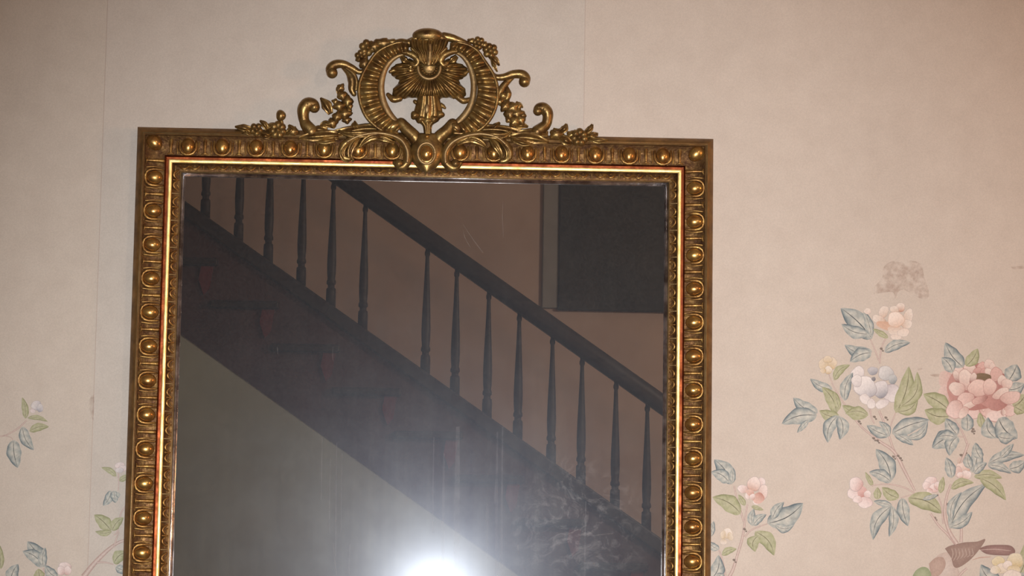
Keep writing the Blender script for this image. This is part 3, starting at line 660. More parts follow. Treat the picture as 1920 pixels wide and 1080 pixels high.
# ---------------------------------------------------------------- flowers painted on the wallpaper
def s2l(c):
    g = sum(c)/3; c = [(v*.78+g*.22)*.9+k*.1 for v, k in zip(c, (206, 190, 174))]
    return tuple(((v/255)/12.92 if v/255 <= .04045 else ((v/255+.055)/1.055)**2.4)*PK for v in c)
PK = 0.98
LAY = [0]
def dlay(): LAY[0] = (LAY[0]+1) % 40; return .0012+LAY[0]*.00001
def mixc(a, b, t): return tuple(x+(y-x)*t for x, y in zip(a, b))
BLUE = dict(dk=(88, 108, 118), md=(142, 155, 154), pl=(202, 200, 186), rib=(72, 80, 86))
GREEN = dict(dk=(134, 140, 92), md=(165, 168, 120), pl=(188, 186, 148), rib=(104, 100, 70))
def paint_leaf(base, tip, wd, kind='b', bend=0.0, par=None, flip=1, tdark=1.0):
    K = BLUE if kind == 'b' else GREEN; mb = MB(); d = dlay()
    bx, by = base; tx, ty = tip; L = math.hypot(tx-bx, ty-by); nx, ny = -(ty-by)/L, (tx-bx)/L
    S = [-1, -.86, -.6, -.3, -.05, -.035, .035, .05, .3, .6, .86, 1]; M = 17; vs = []; cs = []; fs = []
    for i in range(M):
        t = i/(M-1); w_ = wd/2*(math.sin(PI*min(t**.85, 1))**.75)*(1-.18*t)
        w_ *= 1+.05*math.sin(t*17+bx)
        cxx = bx+(tx-bx)*t+nx*bend*L*math.sin(PI*t); cyy = by+(ty-by)*t+ny*bend*L*math.sin(PI*t)
        for s in S:
            vs.append(pl(cxx+nx*s*w_, cyy+ny*s*w_, d))
            e = abs(s)**2.2; side = .5+.5*s*flip
            f = min(1, .06+.9*e*(.45+.55*side)+.55*tdark*max(0, t-.55)/.45*side+.12*math.sin(t*22+s*3))
            c = mixc(s2l(K['pl']), s2l(K['md']), min(f*2, 1)) if f < .5 else mixc(s2l(K['md']), s2l(K['dk']), f*2-1)
            if abs(s) < .04 and t < .97: c = s2l(K['rib'])
            elif abs(s) < .9 and (t*6-abs(s)*1.2) % 1 < .12: c = mixc(c, s2l(K['rib']), .25)
            cs.append(c)
    n = len(S)
    for i in range(M-1):
        for j in range(n-1): fs.append((i*n+j, i*n+j+1, (i+1)*n+j+1, (i+1)*n+j))
    mb.add(vs, fs, cs); return mb.build('painted_leaf', PAINT, par, False)
def stroke(mb, pts, wd, c, c2=None, d=None):
    d = d or dlay(); m = max(8, 5*len(pts)); 
    A, B = edges(pts, wd, m); vs = []; cs = []
    c = s2l(c); c2 = s2l(c2) if c2 else c
    for a, b in zip(A, B):
        mid = ((a[0]+b[0])/2, (a[1]+b[1])/2); vs += [pl(*a, d), pl(*mid, d), pl(*b, d)]; cs += [c2, c, c2]
    mb.add(vs, [f for i in range(m-1) for f in ((3*i, 3*i+1, 3*i+4, 3*i+3), (3*i+1, 3*i+2, 3*i+5, 3*i+4))], cs)
def petal(mb, cx, cy, rx, ry, rot, cin, cout, axis=PI/2, line=None, wav=.05):
    """rounded petal: dark towards 'axis' (image angle, y down), paler away from it"""
    d = dlay(); n = 22; vs = [pl(cx, cy, d)]; ci, co = s2l(cin), s2l(cout); ln = s2l(line) if line else None
    def colr(x, y):
        q = (x*math.cos(axis)+y*math.sin(axis))*.5+.5; q = min(max(q, 0), 1); return mixc(co, ci, q**1.9)
    cs = [colr(0, 0)]; fs = []
    for ri, f in enumerate((.5, .9, 1.0)):
        for j in range(n):
            a = 2*PI*j/n; k = 1+wav*math.sin(3*a+cx)+wav*.6*math.sin(5*a+cy)
            x, y = math.cos(a)*f*k, math.sin(a)*f*k
            X = x*rx*math.cos(rot)-y*ry*math.sin(rot); Yy = x*rx*math.sin(rot)+y*ry*math.cos(rot)
            vs.append(pl(cx+X, cy+Yy, d)); u = (X/max(rx, ry), Yy/max(rx, ry))
            c = colr(*u); cs.append(mixc(c, ln, .75) if (ln and ri == 2) else c)
    for j in range(n):
        fs.append((0, 1+j, 1+(j+1) % n))
        for r in range(2): fs.append((1+r*n+j, 1+(r+1)*n+j, 1+(r+1)*n+(j+1) % n, 1+r*n+(j+1) % n))
    mb.add(vs, fs, cs)
STEM, STEM2, PINK = (216, 196, 184), (176, 138, 128), (214, 176, 166)
def branch(strokes, label=None):
    mb = MB()
    for pts, wd in strokes: stroke(mb, pts, [x*1.0 for x in wd], STEM, STEM2)
    o = mb.build('painted_branch', PAINT, wallb, False)
    return o
def leaves(par, lst):
    for l in lst: paint_leaf(l[0], l[1], l[2], l[3], l[4] if len(l) > 4 else 0, par, l[5] if len(l) > 5 else 1)
def knots(par, pts):
    for x, y in pts:
        mb = MB(); petal(mb, x, y, 3, 2.2, .4, (104, 92, 84), (140, 124, 112)); petal(mb, x+3, y+4, 2, 1.6, .4, (104, 92, 84), (140, 124, 112)); mb.build('painted_knot', PAINT, par, False)
def bloom(par, petals, nm='painted_flower'):
    mb = MB()
    for p in petals: petal(mb, *p)
    return mb.build(nm, PAINT, par, False)
def Zr(x, y): return (1450+x/3.483, 470+y/3.483)       # upper right enlargement
def Zl(x, y): return (1450+x/3.483, 770+y/3.483)       # lower right enlargement
def Zf(x, y): return (1300+x/4.32, 830+y/4.32)         # branch beside the frame
def Zg(x, y): return (0+x/3.0, 720+y/3.0)              # left wall
def Zp(x, y): return (1680+x/4.5, 620+y/4.5)           # peony

# --- tall branch with the white and apricot blooms
A = branch([([Zr(740, 560), Zr(705, 640), Zr(695, 740)], [2.5, 3, 3]), ([Zr(625, 560), Zr(660, 640), Zr(690, 720)], [2, 2.5, 3]), ([Zr(360, 800), Zr(400, 900), Zr(470, 1010), Zl(560, 90), Zl(640, 160)], [2, 2.5, 3, 3.5, 4]),
            ([Zr(625, 1000), Zl(640, 40), Zl(660, 85)], [4, 3, 2.5]), ([Zl(690, 0), Zl(740, 120), Zl(780, 240), Zl(800, 280)], [4, 4, 4, 4]), ([Zl(640, 160), Zl(700, 205), Zl(790, 270), Zl(860, 400), Zl(925, 525)], [4, 5.5, 6.5, 6, 4]),
            ([Zl(800, 10), Zl(780, 60), Zl(760, 120)], [2, 2.5, 2]), ([Zl(640, 490), Zl(740, 480), Zl(850, 500), Zl(930, 545)], [2, 2.5, 3, 3]), ([Zl(830, 570), Zl(900, 550), Zl(950, 540)], [2, 2, 2]),
            ([Zl(1025, 670), Zl(1080, 750), Zl(1140, 810), Zl(1190, 870)], [4, 4.5, 5, 6]), ([Zl(1160, 480), Zl(1130, 570), Zl(1120, 680), Zl(1150, 790), Zl(1200, 870)], [4, 5, 6, 7, 8]), ([Zl(1070, 540), Zl(1095, 610), Zl(1110, 740)], [2, 3, 3]), ([Zl(1225, 730), Zl(1228, 790), Zl(1226, 860)], [5, 5.5, 6])])
leaves(A, [(Zr(645, 575), Zr(440, 375), 44, 'b', .05, -1), (Zr(620, 545), Zr(445, 480), 26, 'b', -.1), (Zr(640, 560), Zr(590, 395), 18, 'b', .05), (Zr(645, 660), Zr(465, 615), 26, 'b', -.15, -1), (Zr(640, 665), Zr(500, 725), 28, 'b', .1),
           (Zr(725, 660), Zr(895, 600), 21, 'b', -.1), (Zr(750, 570), Zr(650, 510), 12, 'g'), (Zr(395, 845), Zr(500, 745), 18, 'g', -.15), (Zr(385, 905), Zr(240, 835), 20, 'b', -.1, -1), (Zr(465, 980), Zr(520, 795), 22, 'b', -.1),
           (Zr(415, 1060), Zr(320, 890), 28, 'g', .1), (Zr(430, 1040), Zr(400, 920), 14, 'g'), (Zr(290, 1060), Zr(130, 960), 28, 'b', -.1, -1), (Zr(285, 1075), Zl(55, 85), 34, 'b', .1), (Zl(230, 60), Zl(155, 145), 12, 'b'), (Zl(430, 40), Zl(300, 0), 24, 'g', -.1), (Zl(425, 30), Zl(355, 210), 26, 'b', .15), (Zl(430, 35), Zl(435, 190), 26, 'b', -.15),
           (Zr(620, 1075), Zr(450, 1010), 26, 'g', -.1), (Zl(620, 30), Zl(470, 20), 20, 'g', .15), (Zr(800, 1060), Zr(885, 755), 34, 'g', .08), (Zr(805, 1050), Zr(945, 960), 24, 'g', .2), (Zr(830, 1020), Zr(940, 790), 26, 'g', .2),
           (Zl(755, 165), Zl(610, 95), 22, 'b', -.05, -1), (Zl(755, 170), Zl(690, 70), 16, 'b', .15), (Zl(775, 150), Zl(1020, 60), 32, 'b', -.05, -1), (Zl(790, 150), Zl(915, 225), 18, 'b', -.05), (Zl(870, 180), Zl(1010, 70), 18, 'b', .2),
           (Zl(770, 460), Zl(670, 250), 34, 'b', .1), (Zl(770, 465), Zl(625, 400), 24, 'b', .1), (Zl(650, 495), Zl(600, 400), 10, 'g'), (Zl(820, 570), Zl(710, 500), 24, 'g', -.1), (Zl(680, 580), Zl(680, 500), 16, 'g'),
           (Zl(775, 620), Zl(655, 590), 14, 'b'), (Zl(775, 620), Zl(650, 845), 28, 'b', .15, -1), (Zl(775, 620), Zl(755, 825), 20, 'b', -.1), (Zl(840, 570), Zl(880, 755), 26, 'b', .05), (Zl(880, 570), Zl(1105, 670), 36, 'g', -.12), (Zl(975, 580), Zl(1080, 550), 10, 'b'),
           (Zl(1150, 770), Zl(1395, 475), 36, 'b', -.1), (Zl(1155, 760), Zl(1300, 660), 22, 'b', .1), (Zl(1160, 720), Zl(1230, 530), 18, 'b', -.15), (Zl(1165, 440), Zl(1130, 305), 22, 'b', .05), (Zl(1090, 540), Zl(1110, 430), 13, 'g'), (Zl(1160, 510), Zl(1310, 470), 18, 'g', -.15),
           (Zl(1310, 430), Zl(1495, 440), 20, 'g', -.1), (Zl(1350, 440), Zl(1520, 585), 26, 'g', -.1), (Zl(1300, 405), Zl(1320, 210), 26, 'b', .1), (Zl(1290, 380), Zl(1270, 280), 20, 'b', -.1), (Zl(1310, 410), Zl(1395, 340), 20, 'b', -.1), (Zl(1400, 350), Zl(1640, 290), 24, 'b', -.1), (Zl(1400, 355), Zl(1555, 410), 18, 'b', -.1), (Zl(1480, 310), Zl(1570, 215), 16, 'b'), (Zl(1540, 380), Zl(1645, 330), 26, 'b', .1)])
knots(A, [Zr(705, 640), Zl(560, 70), Zl(655, 180), Zl(680, 195), Zl(815, 295), Zl(830, 310), Zl(785, 300), Zl(660, 40), Zl(735, 45), Zl(1055, 700), Zl(1135, 610)])
W1, W2, LN = (232, 222, 216), (176, 172, 178), (150, 132, 134)
AP, AP2 = (230, 214, 198), (208, 166, 138)
bloom(A, [(*Zr(880, 430), 9, 16, .3, AP2, AP, 2.6, LN), (*Zr(720, 400), 9, 13, .4, AP2, AP, 1.2, LN), (*Zr(830, 370), 9, 9, 0, (196, 128, 96), AP, 1.6, LN), (*Zr(790, 385), 9, 7, .4, AP2, AP, 1.2, LN), (*Zr(690, 450), 14, 8, .4, AP2, AP, .2, LN), (*Zr(870, 480), 11, 9, 0, AP2, AP, 3, LN),
          (*Zr(740, 490), 20, 8, .2, (204, 146, 110), (222, 178, 150), -1.2), (*Zr(800, 520), 16, 9, .1, (208, 152, 118), AP, -1.6), (*Zr(800, 450), 16, 15, .2, (222, 180, 152), (242, 222, 206), 1.2, (200, 150, 120)), (*Zr(850, 535), 12, 8, -.2, (230, 200, 180), AP, -1.5, LN), (*Zr(800, 565), 11, 5, .1, (226, 196, 178), AP, -1.5, LN), (*Zr(615, 395), 7, 6, 0, (220, 192, 176), AP, 1, LN)])
bloom(A, [(*Zr(550, 810), 13, 17, .3, (206, 192, 190), W1, .8, LN), (*Zr(650, 785), 10, 8, 0, (120, 126, 138), (196, 192, 194), 1.2, LN), (*Zr(735, 800), 15, 14, .3, (170, 172, 172), (214, 210, 206), .8, LN), (*Zr(780, 840), 8, 10, 0, (120, 130, 136), (190, 192, 190), 1.2, LN), (*Zr(770, 930), 19, 17, .4, (180, 170, 176), (226, 216, 212), -2.2, LN), (*Zr(700, 905), 15, 17, .2, (130, 134, 146), (222, 214, 212), 1.2, LN), (*Zr(600, 890), 23, 20, .6, (168, 166, 172), (238, 228, 222), 1.1, LN),
          (*Zr(545, 850), 10, 12, 0, (200, 190, 190), W1, 1, LN), (*Zr(600, 970), 12, 9, .8, (214, 200, 196), W1, -1, LN), (*Zr(640, 1000), 8, 10, 0, (214, 200, 196), W1, -1, LN), (*Zr(710, 1000), 14, 8, -.4, (208, 194, 192), W1, -1, LN), (*Zr(655, 838), 4, 4, 0, (110, 108, 114), (140, 138, 142), 1)])
YL = (226, 206, 178); YD = (206, 172, 116)
bloom(A, [(*Zr(330, 740), 10, 13, .2, YD, YL, .6, LN), (*Zr(385, 735), 9, 12, 0, YD, YL, 2, LN), (*Zr(355, 710), 9, 7, 0, YD, YL, 1.5, LN), (*Zr(360, 780), 7, 8, 0, YD, (236, 222, 204), 1.6, LN), (*Zr(325, 785), 6, 5, 0, YD, YL, 0, LN)], 'painted_bud')
PW, PD = (236, 218, 212), (206, 146, 136)
bloom(A, [(*Zl(540, 480), 13, 14, .3, PD, PW, .4, LN), (*Zl(525, 540), 12, 12, 0, (222, 186, 178), PW, -.5, LN), (*Zl(600, 600), 14, 11, 0, (218, 180, 174), PW, -1, LN), (*Zl(580, 530), 9, 11, .2, (200, 130, 120), (224, 178, 170), 1), (*Zl(615, 545), 7, 7, 0, (220, 180, 172), PW, 2, LN), (*Zl(550, 580), 9, 7, 0, (222, 186, 178), PW, 0, LN)], 'painted_bud')
bloom(A, [(*Zl(1030, 470), 13, 12, .2, (206, 150, 140), PW, .6, LN), (*Zl(1000, 490), 8, 8, .3, (214, 170, 160), PW, .6, LN), (*Zl(1050, 505), 9, 9, 0, (214, 170, 160), PW, 1.5, LN), (*Zl(1070, 490), 6, 8, 0, PD, PW, 2, LN), (*Zl(1020, 525), 6, 6, 0, PD, PW, -1, LN)], 'painted_bud')
bloom(A, [(*Zl(1240, 375), 14, 13, .2, (200, 150, 130), (232, 208, 194), .9, LN), (*Zl(1210, 400), 7, 11, 0, PD, (226, 196, 184), .3, LN), (*Zl(1260, 420), 10, 9, 0, (214, 170, 150), PW, 2, LN), (*Zl(1220, 420), 6, 6, 0, (214, 170, 150), PW, 1, LN), (*Zl(1215, 325), 5, 6, 0, (190, 150, 130), (214, 190, 174), 1)], 'painted_bud')
# --- red peony branch
B = branch([([Zp(490, 740), Zp(540, 820), Zp(575, 890), Zp(600, 955)], [2, 3, 3.5, 4]), ([Zp(500, 895), Zp(570, 895)], [1.5, 2.5]), ([Zp(610, 950), Zp(590, 1010), Zp(560, 1070), Zl(1225, 330)], [4, 4, 3.5, 3])] if False else
           [([Zp(490, 740), Zp(540, 820), Zp(575, 890), Zp(600, 955)], [2, 3, 3.5, 4]), ([Zp(500, 895), Zp(535, 893), Zp(570, 898)], [1.5, 2, 2.5]), ([Zp(610, 950), Zp(590, 1010), Zp(570, 1060), Zl(1225, 340)], [5, 5, 4.5, 4])])
leaves(B, [(Zp(570, 310), Zp(415, 100), 34, 'b', -.08), (Zp(480, 350), Zp(385, 225), 26, 'b', .1), (Zp(590, 300), Zp(690, 150), 25, 'g', .08), (Zp(950, 420), Zp(1020, 285), 36, 'b', .05), (Zp(940, 500), Zp(1085, 450), 28, 'b', .1), (Zp(990, 640), Zp(1090, 540), 36, 'g', .1), (Zp(1000, 640), Zp(1085, 690), 24, 'g'),
           (Zp(450, 670), Zp(230, 535), 34, 'g', .05), (Zp(450, 720), Zp(240, 670), 34, 'g', -.12), (Zp(600, 850), Zp(590, 690), 26, 'b', .05), (Zp(725, 820), Zp(705, 690), 16, 'g'), (Zp(845, 910), Zp(775, 730), 30, 'b', -.2), (Zp(865, 740), Zp(1025, 910), 44, 'b', .12), (Zp(860, 890), Zp(1000, 900), 24, 'b', .1),
           (Zp(520, 880), Zp(420, 740), 26, 'b', -.05), (Zp(520, 890), Zp(305, 990), 38, 'b', .1), (Zp(520, 890), Zp(450, 1055), 26, 'b', .15), (Zp(500, 900), Zp(350, 900), 22, 'b', .1), (Zp(720, 1080), Zp(670, 945), 22, 'b', -.1)])
knots(B, [Zp(650, 830), Zp(645, 850), Zp(555, 1050), Zp(590, 1030), Zl(1225, 290), Zl(1250, 280)])
RD, RM, RP = (160, 92, 86), (206, 158, 146), (230, 206, 192)
bloom(B, [(*Zp(420, 410), 14, 16, 0, (212, 156, 148), (216, 186, 172), 0), (*Zp(430, 540), 17, 20, 0, (206, 146, 138), (220, 190, 178), 0), (*Zp(530, 600), 22, 24, 0, RD, RM, 0), (*Zp(700, 480), 60, 44, 0, (168, 98, 92), (190, 126, 116), 0), (*Zp(560, 480), 30, 34, 0, (172, 104, 98), (198, 138, 128), 0), (*Zp(830, 520), 34, 34, 0, (172, 104, 98), (198, 138, 128), 0),
          (*Zp(520, 335), 14, 8, .2, RM, RP, 1.6, RD), (*Zp(620, 320), 12, 11, 0, RM, RP, 1.6, RD), (*Zp(720, 310), 8, 11, .3, RM, (222, 170, 158), 1.6, RD), (*Zp(785, 285), 10, 10, 0, RM, RP, 1.6, RD), (*Zp(815, 310), 6, 9, 0, RM, RP, 1.6, RD), (*Zp(690, 350), 9, 9, 0, RD, (214, 160, 148), 1.6, RD), (*Zp(745, 360), 7, 10, -.3, (170, 96, 84), (214, 160, 148), 1.6, RD), (*Zp(790, 370), 8, 14, -.4, RM, RP, 1.6, RD), (*Zp(845, 370), 12, 14, .2, RM, (220, 172, 160), 1.6, RD),
          (*Zp(720, 395), 20, 8, 0, (108, 88, 62), (130, 104, 76), 1), (*Zp(510, 385), 6, 12, -.3, RD, RP, 1.6, RD), (*Zp(590, 415), 14, 21, -.15, RM, RP, 1.8, RD), (*Zp(650, 400), 6, 11, .4, RD, RP, 1.8, RD), (*Zp(895, 420), 9, 10, 0, RM, RP, 1.6, RD), (*Zp(935, 450), 11, 10, 0, RM, RP, 2.4, RD),
          (*Zp(515, 490), 16, 13, .3, RM, RP, .4, RD), (*Zp(690, 485), 19, 17, 0, RM, (234, 198, 184), 1.7, RD), (*Zp(790, 475), 13, 16, .1, RM, (234, 198, 184), 1.7, RD), (*Zp(885, 530), 18, 9, -.5, RM, RP, 2.2, RD), (*Zp(965, 565), 20, 12, -.2, RM, (228, 192, 180), 2.6, RD), (*Zp(590, 585), 17, 15, -.5, RM, (230, 192, 180), .2, RD), (*Zp(625, 625), 16, 6, -.4, RM, RP, .6, RD), (*Zp(705, 585), 16, 7, -.35, RD, (220, 172, 160), .2, RD),
          (*Zp(500, 665), 17, 18, .3, RM, (232, 200, 190), -.6, RD), (*Zp(570, 690), 8, 13, .6, RM, RP, -1, RD), (*Zp(670, 665), 24, 18, -.3, RM, (230, 198, 188), -1.2, RD), (*Zp(830, 660), 28, 24, .1, (206, 144, 134), (234, 204, 192), -2.3, RD), (*Zp(840, 720), 18, 9, 0, (228, 196, 186), (234, 208, 198), -1.6), (*Zp(740, 625), 4, 13, .05, RM, (226, 190, 176), -1.6, RD), (*Zp(930, 620), 14, 5, .15, RM, RP, 3, RD), (*Zp(960, 675), 12, 11, .3, RM, (230, 198, 188), 3.4, RD), (*Zp(905, 690), 5, 6, 0, RD, RP, 3, RD)])
# --- low spray beside the frame
Cc = branch([([Zf(330, 350), Zf(350, 440), Zf(385, 560), Zf(408, 640)], [3, 3, 3.5, 4]), ([Zf(440, 500), Zf(425, 580), Zf(412, 680), Zf(395, 780), Zf(360, 900), Zf(320, 1030), Zf(270, 1120)], [2.5, 3.5, 4.5, 5, 5, 6, 7]), ([Zf(620, 650), Zf(520, 685), Zf(460, 715), Zf(415, 765)], [2, 2.5, 3, 3.5]), ([Zf(190, 840), Zf(220, 900), Zf(245, 1000), Zf(262, 1080)], [2, 3, 3.5, 4])])
leaves(Cc, [(Zf(315, 335), Zf(170, 135), 34, 'b', .08, -1), (Zf(290, 320), Zf(145, 235), 26, 'b', .12), (Zf(315, 330), Zf(322, 200), 13, 'b'), (Zf(385, 575), Zf(155, 440), 34, 'g', .1), (Zf(420, 510), Zf(365, 420), 12, 'g'), (Zf(600, 655), Zf(890, 490), 44, 'b', .1, -1), (Zf(640, 620), Zf(735, 480), 20, 'b', -.1), (Zf(660, 665), Zf(815, 670), 18, 'b', .2), (Zf(480, 675), Zf(490, 535), 17, 'b', -.1), (Zf(485, 670), Zf(592, 580), 17, 'b', -.1), (Zf(470, 515), Zf(570, 545), 9, 'g'),
            (Zf(500, 720), Zf(655, 915), 30, 'g', -.15), (Zf(530, 750), Zf(500, 885), 26, 'g', .25), (Zf(210, 865), Zf(120, 800), 16, 'b', -.1), (Zf(230, 910), Zf(352, 860), 15, 'g', -.1), (Zf(140, 760), Zf(165, 635), 13, 'b'), (Zf(130, 1120), Zf(205, 910), 30, 'b', .15), (Zf(250, 1100), Zf(190, 1060), 14, 'b')])
knots(Cc, [Zf(415, 700), Zf(330, 950)])
bloom(Cc, [(*Zf(550, 320), 8, 9, .3, (206, 150, 140), PW, 2.6, LN), (*Zf(565, 400), 9, 15, .1, (208, 156, 140), (236, 214, 204), 2.6, LN), (*Zf(400, 375), 10, 8, .2, (210, 158, 142), PW, .6, LN), (*Zf(490, 335), 13, 14, .2, (206, 148, 124), (238, 218, 208), 1.9, LN), (*Zf(530, 450), 10, 11, .6, (196, 126, 108), (226, 180, 164), -.9), (*Zf(460, 405), 8, 6, .5, (206, 140, 122), (226, 184, 168), 1), (*Zf(480, 440), 5, 6, 0, (206, 150, 130), PW, 1), (*Zf(445, 430), 6, 6, 0, (206, 150, 130), PW, 0), (*Zf(510, 480), 6, 5, 0, (216, 170, 154), PW, -1)])
bloom(Cc, [(*Zf(275, 735), 10, 10, .1, (206, 178, 140), (236, 222, 208), 2, (190, 160, 110)), (*Zf(240, 745), 5, 8, .2, YD, (228, 212, 190), .4, (190, 160, 110)), (*Zf(300, 760), 5, 8, -.3, YD, (228, 212, 190), 3, (190, 160, 110)), (*Zf(245, 800), 6, 6, 0, (204, 178, 140), (228, 212, 196), -1.5)], 'painted_bud')
# --- bird among the lower blossoms
mb = MB()
def polyp(mb, pts, c_in, c_out):
    d = dlay(); cxx = sum(p[0] for p in pts)/len(pts); cyy = sum(p[1] for p in pts)/len(pts)
    P = cr([(*p, 0) for p in pts]+[(*pts[0], 0)], 6*len(pts)+1)[:-1]; vs = [pl(cxx, cyy, d)]+[pl(p.x, p.y, d) for p in P]; n = len(P)
    mb.add(vs, [(0, 1+i, 1+(i+1) % n) for i in range(n)], [s2l(c_in)]+[s2l(c_out)]*n)
polyp(mb, [Zl(1030, 1000), Zl(1080, 940), Zl(1150, 930), Zl(1200, 1010), Zl(1210, 1100), Zl(1100, 1140), Zl(1030, 1100)], (206, 190, 178), (196, 172, 158))
bird = mb.build('painted_bird', PAINT, wallb, False)
mb = MB(); polyp(mb, [Zl(1340, 900), Zl(1400, 880), Zl(1480, 876), Zl(1550, 882), Zl(1580, 915), Zl(1560, 942), Zl(1480, 945), Zl(1390, 935)], (166, 128, 120), (136, 100, 94))
stroke(mb, [Zl(1350, 910), Zl(1450, 905), Zl(1550, 915)], [1, 1.6, 1], (190, 160, 150)); stroke(mb, [Zl(1300, 975), Zl(1350, 960), Zl(1420, 955)], [1.2, 1.8, 1.2], (196, 150, 132)); mb.build('bird_tail', PAINT, bird, False)
mb = MB(); polyp(mb, [Zl(1120, 900), Zl(1160, 880), Zl(1250, 860), Zl(1330, 855), Zl(1386, 838), Zl(1350, 900), Zl(1290, 970), Zl(1220, 1020), Zl(1180, 1020), Zl(1160, 960)], (166, 136, 122), (146, 116, 104))
for i in range(7):
    x = 1165+i*22; stroke(mb, [Zl(x, 900), Zl(x+8, 940), Zl(x-10, 985-i*6)], [1, 1.4, .8], (186, 162, 148))
mb.build('bird_wing', PAINT, bird, False)
mb = MB(); polyp(mb, [Zl(1015, 1000), Zl(1060, 960), Zl(1110, 960), Zl(1125, 1010), Zl(1090, 1070), Zl(1040, 1090)], (190, 160, 144), (178, 146, 130)); mb.build('bird_shoulder', PAINT, bird, False)
mb = MB(); polyp(mb, [Zl(905, 1090), Zl(930, 1045), Zl(975, 1020), Zl(1015, 1035), Zl(1030, 1090), Zl(960, 1110)], (172, 180, 138), (140, 156, 112)); mb.build('bird_head', PAINT, bird, False)
D_ = branch([([Zl(1200, 1100), Zl(1230, 1060), Zl(1265, 1030)], [4, 5, 4])])
leaves(D_, [(Zl(1480, 1110), Zl(1355, 1005), 34, 'b', -.2), (Zl(1590, 1100), Zl(1650, 850), 30, 'g', .1), (Zl(1580, 1080), Zl(1650, 1065), 10, 'b')])
bloom(D_, [(*Zl(1470, 985), 13, 10, 0, (206, 176, 96), (226, 210, 172), 1.2, LN), (*Zl(1580, 980), 16, 15, .4, (200, 166, 84), (228, 214, 182), 1.6, LN), (*Zl(1500, 1030), 14, 10, 0, (216, 196, 160), (228, 212, 194), 1.6, LN), (*Zl(1530, 1010), 9, 9, 0, (222, 200, 178), (234, 220, 208), 1.5, LN), (*Zl(1570, 1040), 13, 9, 0, (210, 180, 110), (230, 214, 186), -1.5, LN), (*Zl(1450, 1040), 10, 8, 0, (216, 196, 150), (228, 214, 196), 0, LN), (*Zl(1560, 1075), 18, 10, 0, (222, 202, 184), (232, 216, 204), -1.5, LN)])
# --- left of the mirror
E_ = branch([([Zg(0, 295), Zg(40, 285), Zg(100, 250), Zg(150, 205)], [2.5, 2.5, 3, 2.5]), ([Zg(20, 290), Zg(60, 300), Zg(75, 320)], [1.5, 1.5, 1.5])])
leaves(E_, [(Zg(145, 195), Zg(125, 75), 14, 'g', .05), (Zg(155, 190), Zg(270, 212), 10, 'g', -.1), (Zg(165, 265), Zg(275, 240), 17, 'g', -.1), (Zg(125, 240), Zg(190, 372), 23, 'b', .1), (Zg(75, 315), Zg(100, 472), 30, 'b', .05)])
bloom(E_, [(*Zg(205, 120), 10, 9, 0, (160, 160, 172), (222, 214, 210), .5, LN), (*Zg(225, 135), 6, 8, 0, (150, 154, 168), (214, 208, 206), 2, LN), (*Zg(185, 150), 5, 5, 0, (206, 186, 184), (226, 212, 206), -1, LN), (*Zg(205, 135), 5, 5, 0, (170, 168, 176), (220, 212, 208), 1, LN)], 'painted_bud')
G_ = branch([([Zg(665, 500), Zg(668, 550), Zg(665, 600)], [2, 2, 1.5]), ([Zg(630, 840), Zg(655, 860), Zg(690, 700), Zg(710, 680)], [2, 3, 3, 2]) if False else ([Zg(640, 850), Zg(660, 830), Zg(680, 730), Zg(712, 680)], [2, 3, 3, 2]), ([Zg(470, 1085), Zg(530, 1010), Zg(600, 940), Zg(660, 895), Zg(715, 875)], [11, 9, 8, 6, 5]), ([Zg(545, 1005), Zg(590, 1003), Zg(640, 1015)], [4, 3, 2]), ([Zg(640, 920), Zg(655, 870), Zg(670, 830)], [3, 3, 2])])
leaves(G_, [(Zg(655, 520), Zg(570, 470), 12, 'g', .1), (Zg(670, 545), Zg(730, 510), 12, 'g'), (Zg(625, 600), Zg(580, 685), 18, 'b', -.1), (Zg(640, 600), Zg(650, 670), 17, 'b'), (Zg(660, 610), Zg(668, 640), 9, 'b'), (Zg(625, 825), Zg(530, 735), 27, 'g', .05), (Zg(630, 830), Zg(535, 830), 13, 'g', -.1), (Zg(630, 825), Zg(695, 750), 20, 'g', -.1), (Zg(640, 1010), Zg(720, 945), 24, 'g', -.15), (Zg(650, 1030), Zg(720, 1060), 18, 'b')])
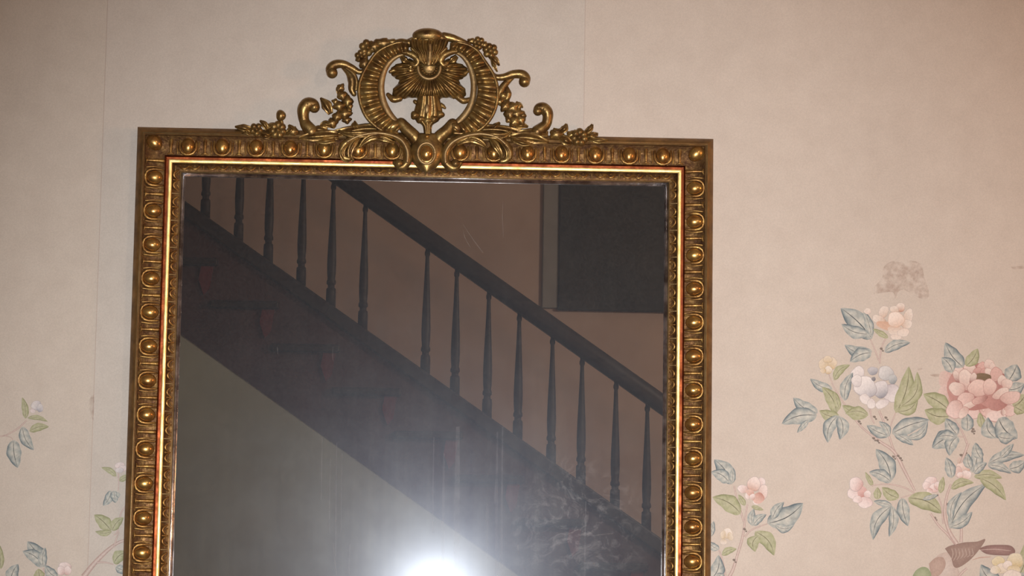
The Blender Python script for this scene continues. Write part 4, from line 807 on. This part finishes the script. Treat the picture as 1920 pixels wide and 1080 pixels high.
bloom(G_, [(*Zg(675, 460), 10, 7, 0, (212, 176, 172), (226, 210, 204), 1, LN), (*Zg(690, 475), 8, 6, 0, (212, 176, 172), (226, 210, 204), 2, LN), (*Zg(672, 485), 8, 5, 0, (180, 174, 176), (220, 208, 204), 1, LN)], 'painted_bud')
H_ = branch([([Zg(245, 1035), Zg(250, 1065), Zg(260, 1090)], [2, 2.5, 3])])
leaves(H_, [(Zg(245, 1030), Zg(155, 885), 34, 'b', .05), (Zg(235, 1010), Zg(128, 940), 26, 'b', .1), (Zg(245, 1030), Zg(255, 920), 19, 'b', -.1), (Zg(320, 1090), Zg(255, 1020), 22, 'b', -.1), (Zg(225, 1100), Zg(215, 1040), 22, 'g'), (Zg(60, 1120), Zg(102, 1012), 26, 'b', -.1), (Zg(5, 1040), Zg(-5, 900), 16, 'g')])
bloom(H_, [(*Zg(365, 1030), 12, 10, 0, (206, 168, 156), PW, .8, LN), (*Zg(345, 1050), 8, 9, 0, (206, 160, 150), PW, .6, LN), (*Zg(380, 1050), 7, 9, 0, (206, 160, 150), PW, 2, LN)], 'painted_bud')
# --- stains in the paper
def stain(pts, nm='paper_stain'):
    mb = MB(); P = cr([(*p, 0) for p in pts]+[(*pts[0], 0)], 8*len(pts)+1)[:-1]; mb.add([pl(p.x, p.y, .00125) for p in P], [tuple(range(len(P)))]); mb.build(nm, STAIN, wallb, False)
stain([Zr(655, 285), Zr(665, 230), Zr(710, 180), Zr(720, 110), Zr(770, 70), Zr(830, 75), Zr(900, 65), Zr(965, 90), Zr(985, 170), Zr(1010, 240), Zr(1015, 300), Zr(970, 315), Zr(900, 280), Zr(850, 255), Zr(815, 270), Zr(795, 315), Zr(775, 270)])
stain([Zr(1010, 812), Zr(1060, 806), Zr(1150, 815), Zr(1070, 825)]); stain([Zr(940, 770), Zr(975, 768), Zr(950, 785)]); stain([Zr(1550, 105), Zr(1640, 100), Zr(1640, 115), Zr(1570, 120)]); stain([Zg(500, 90), Zg(528, 60), Zg(528, 150), Zg(524, 205), Zg(505, 150)])
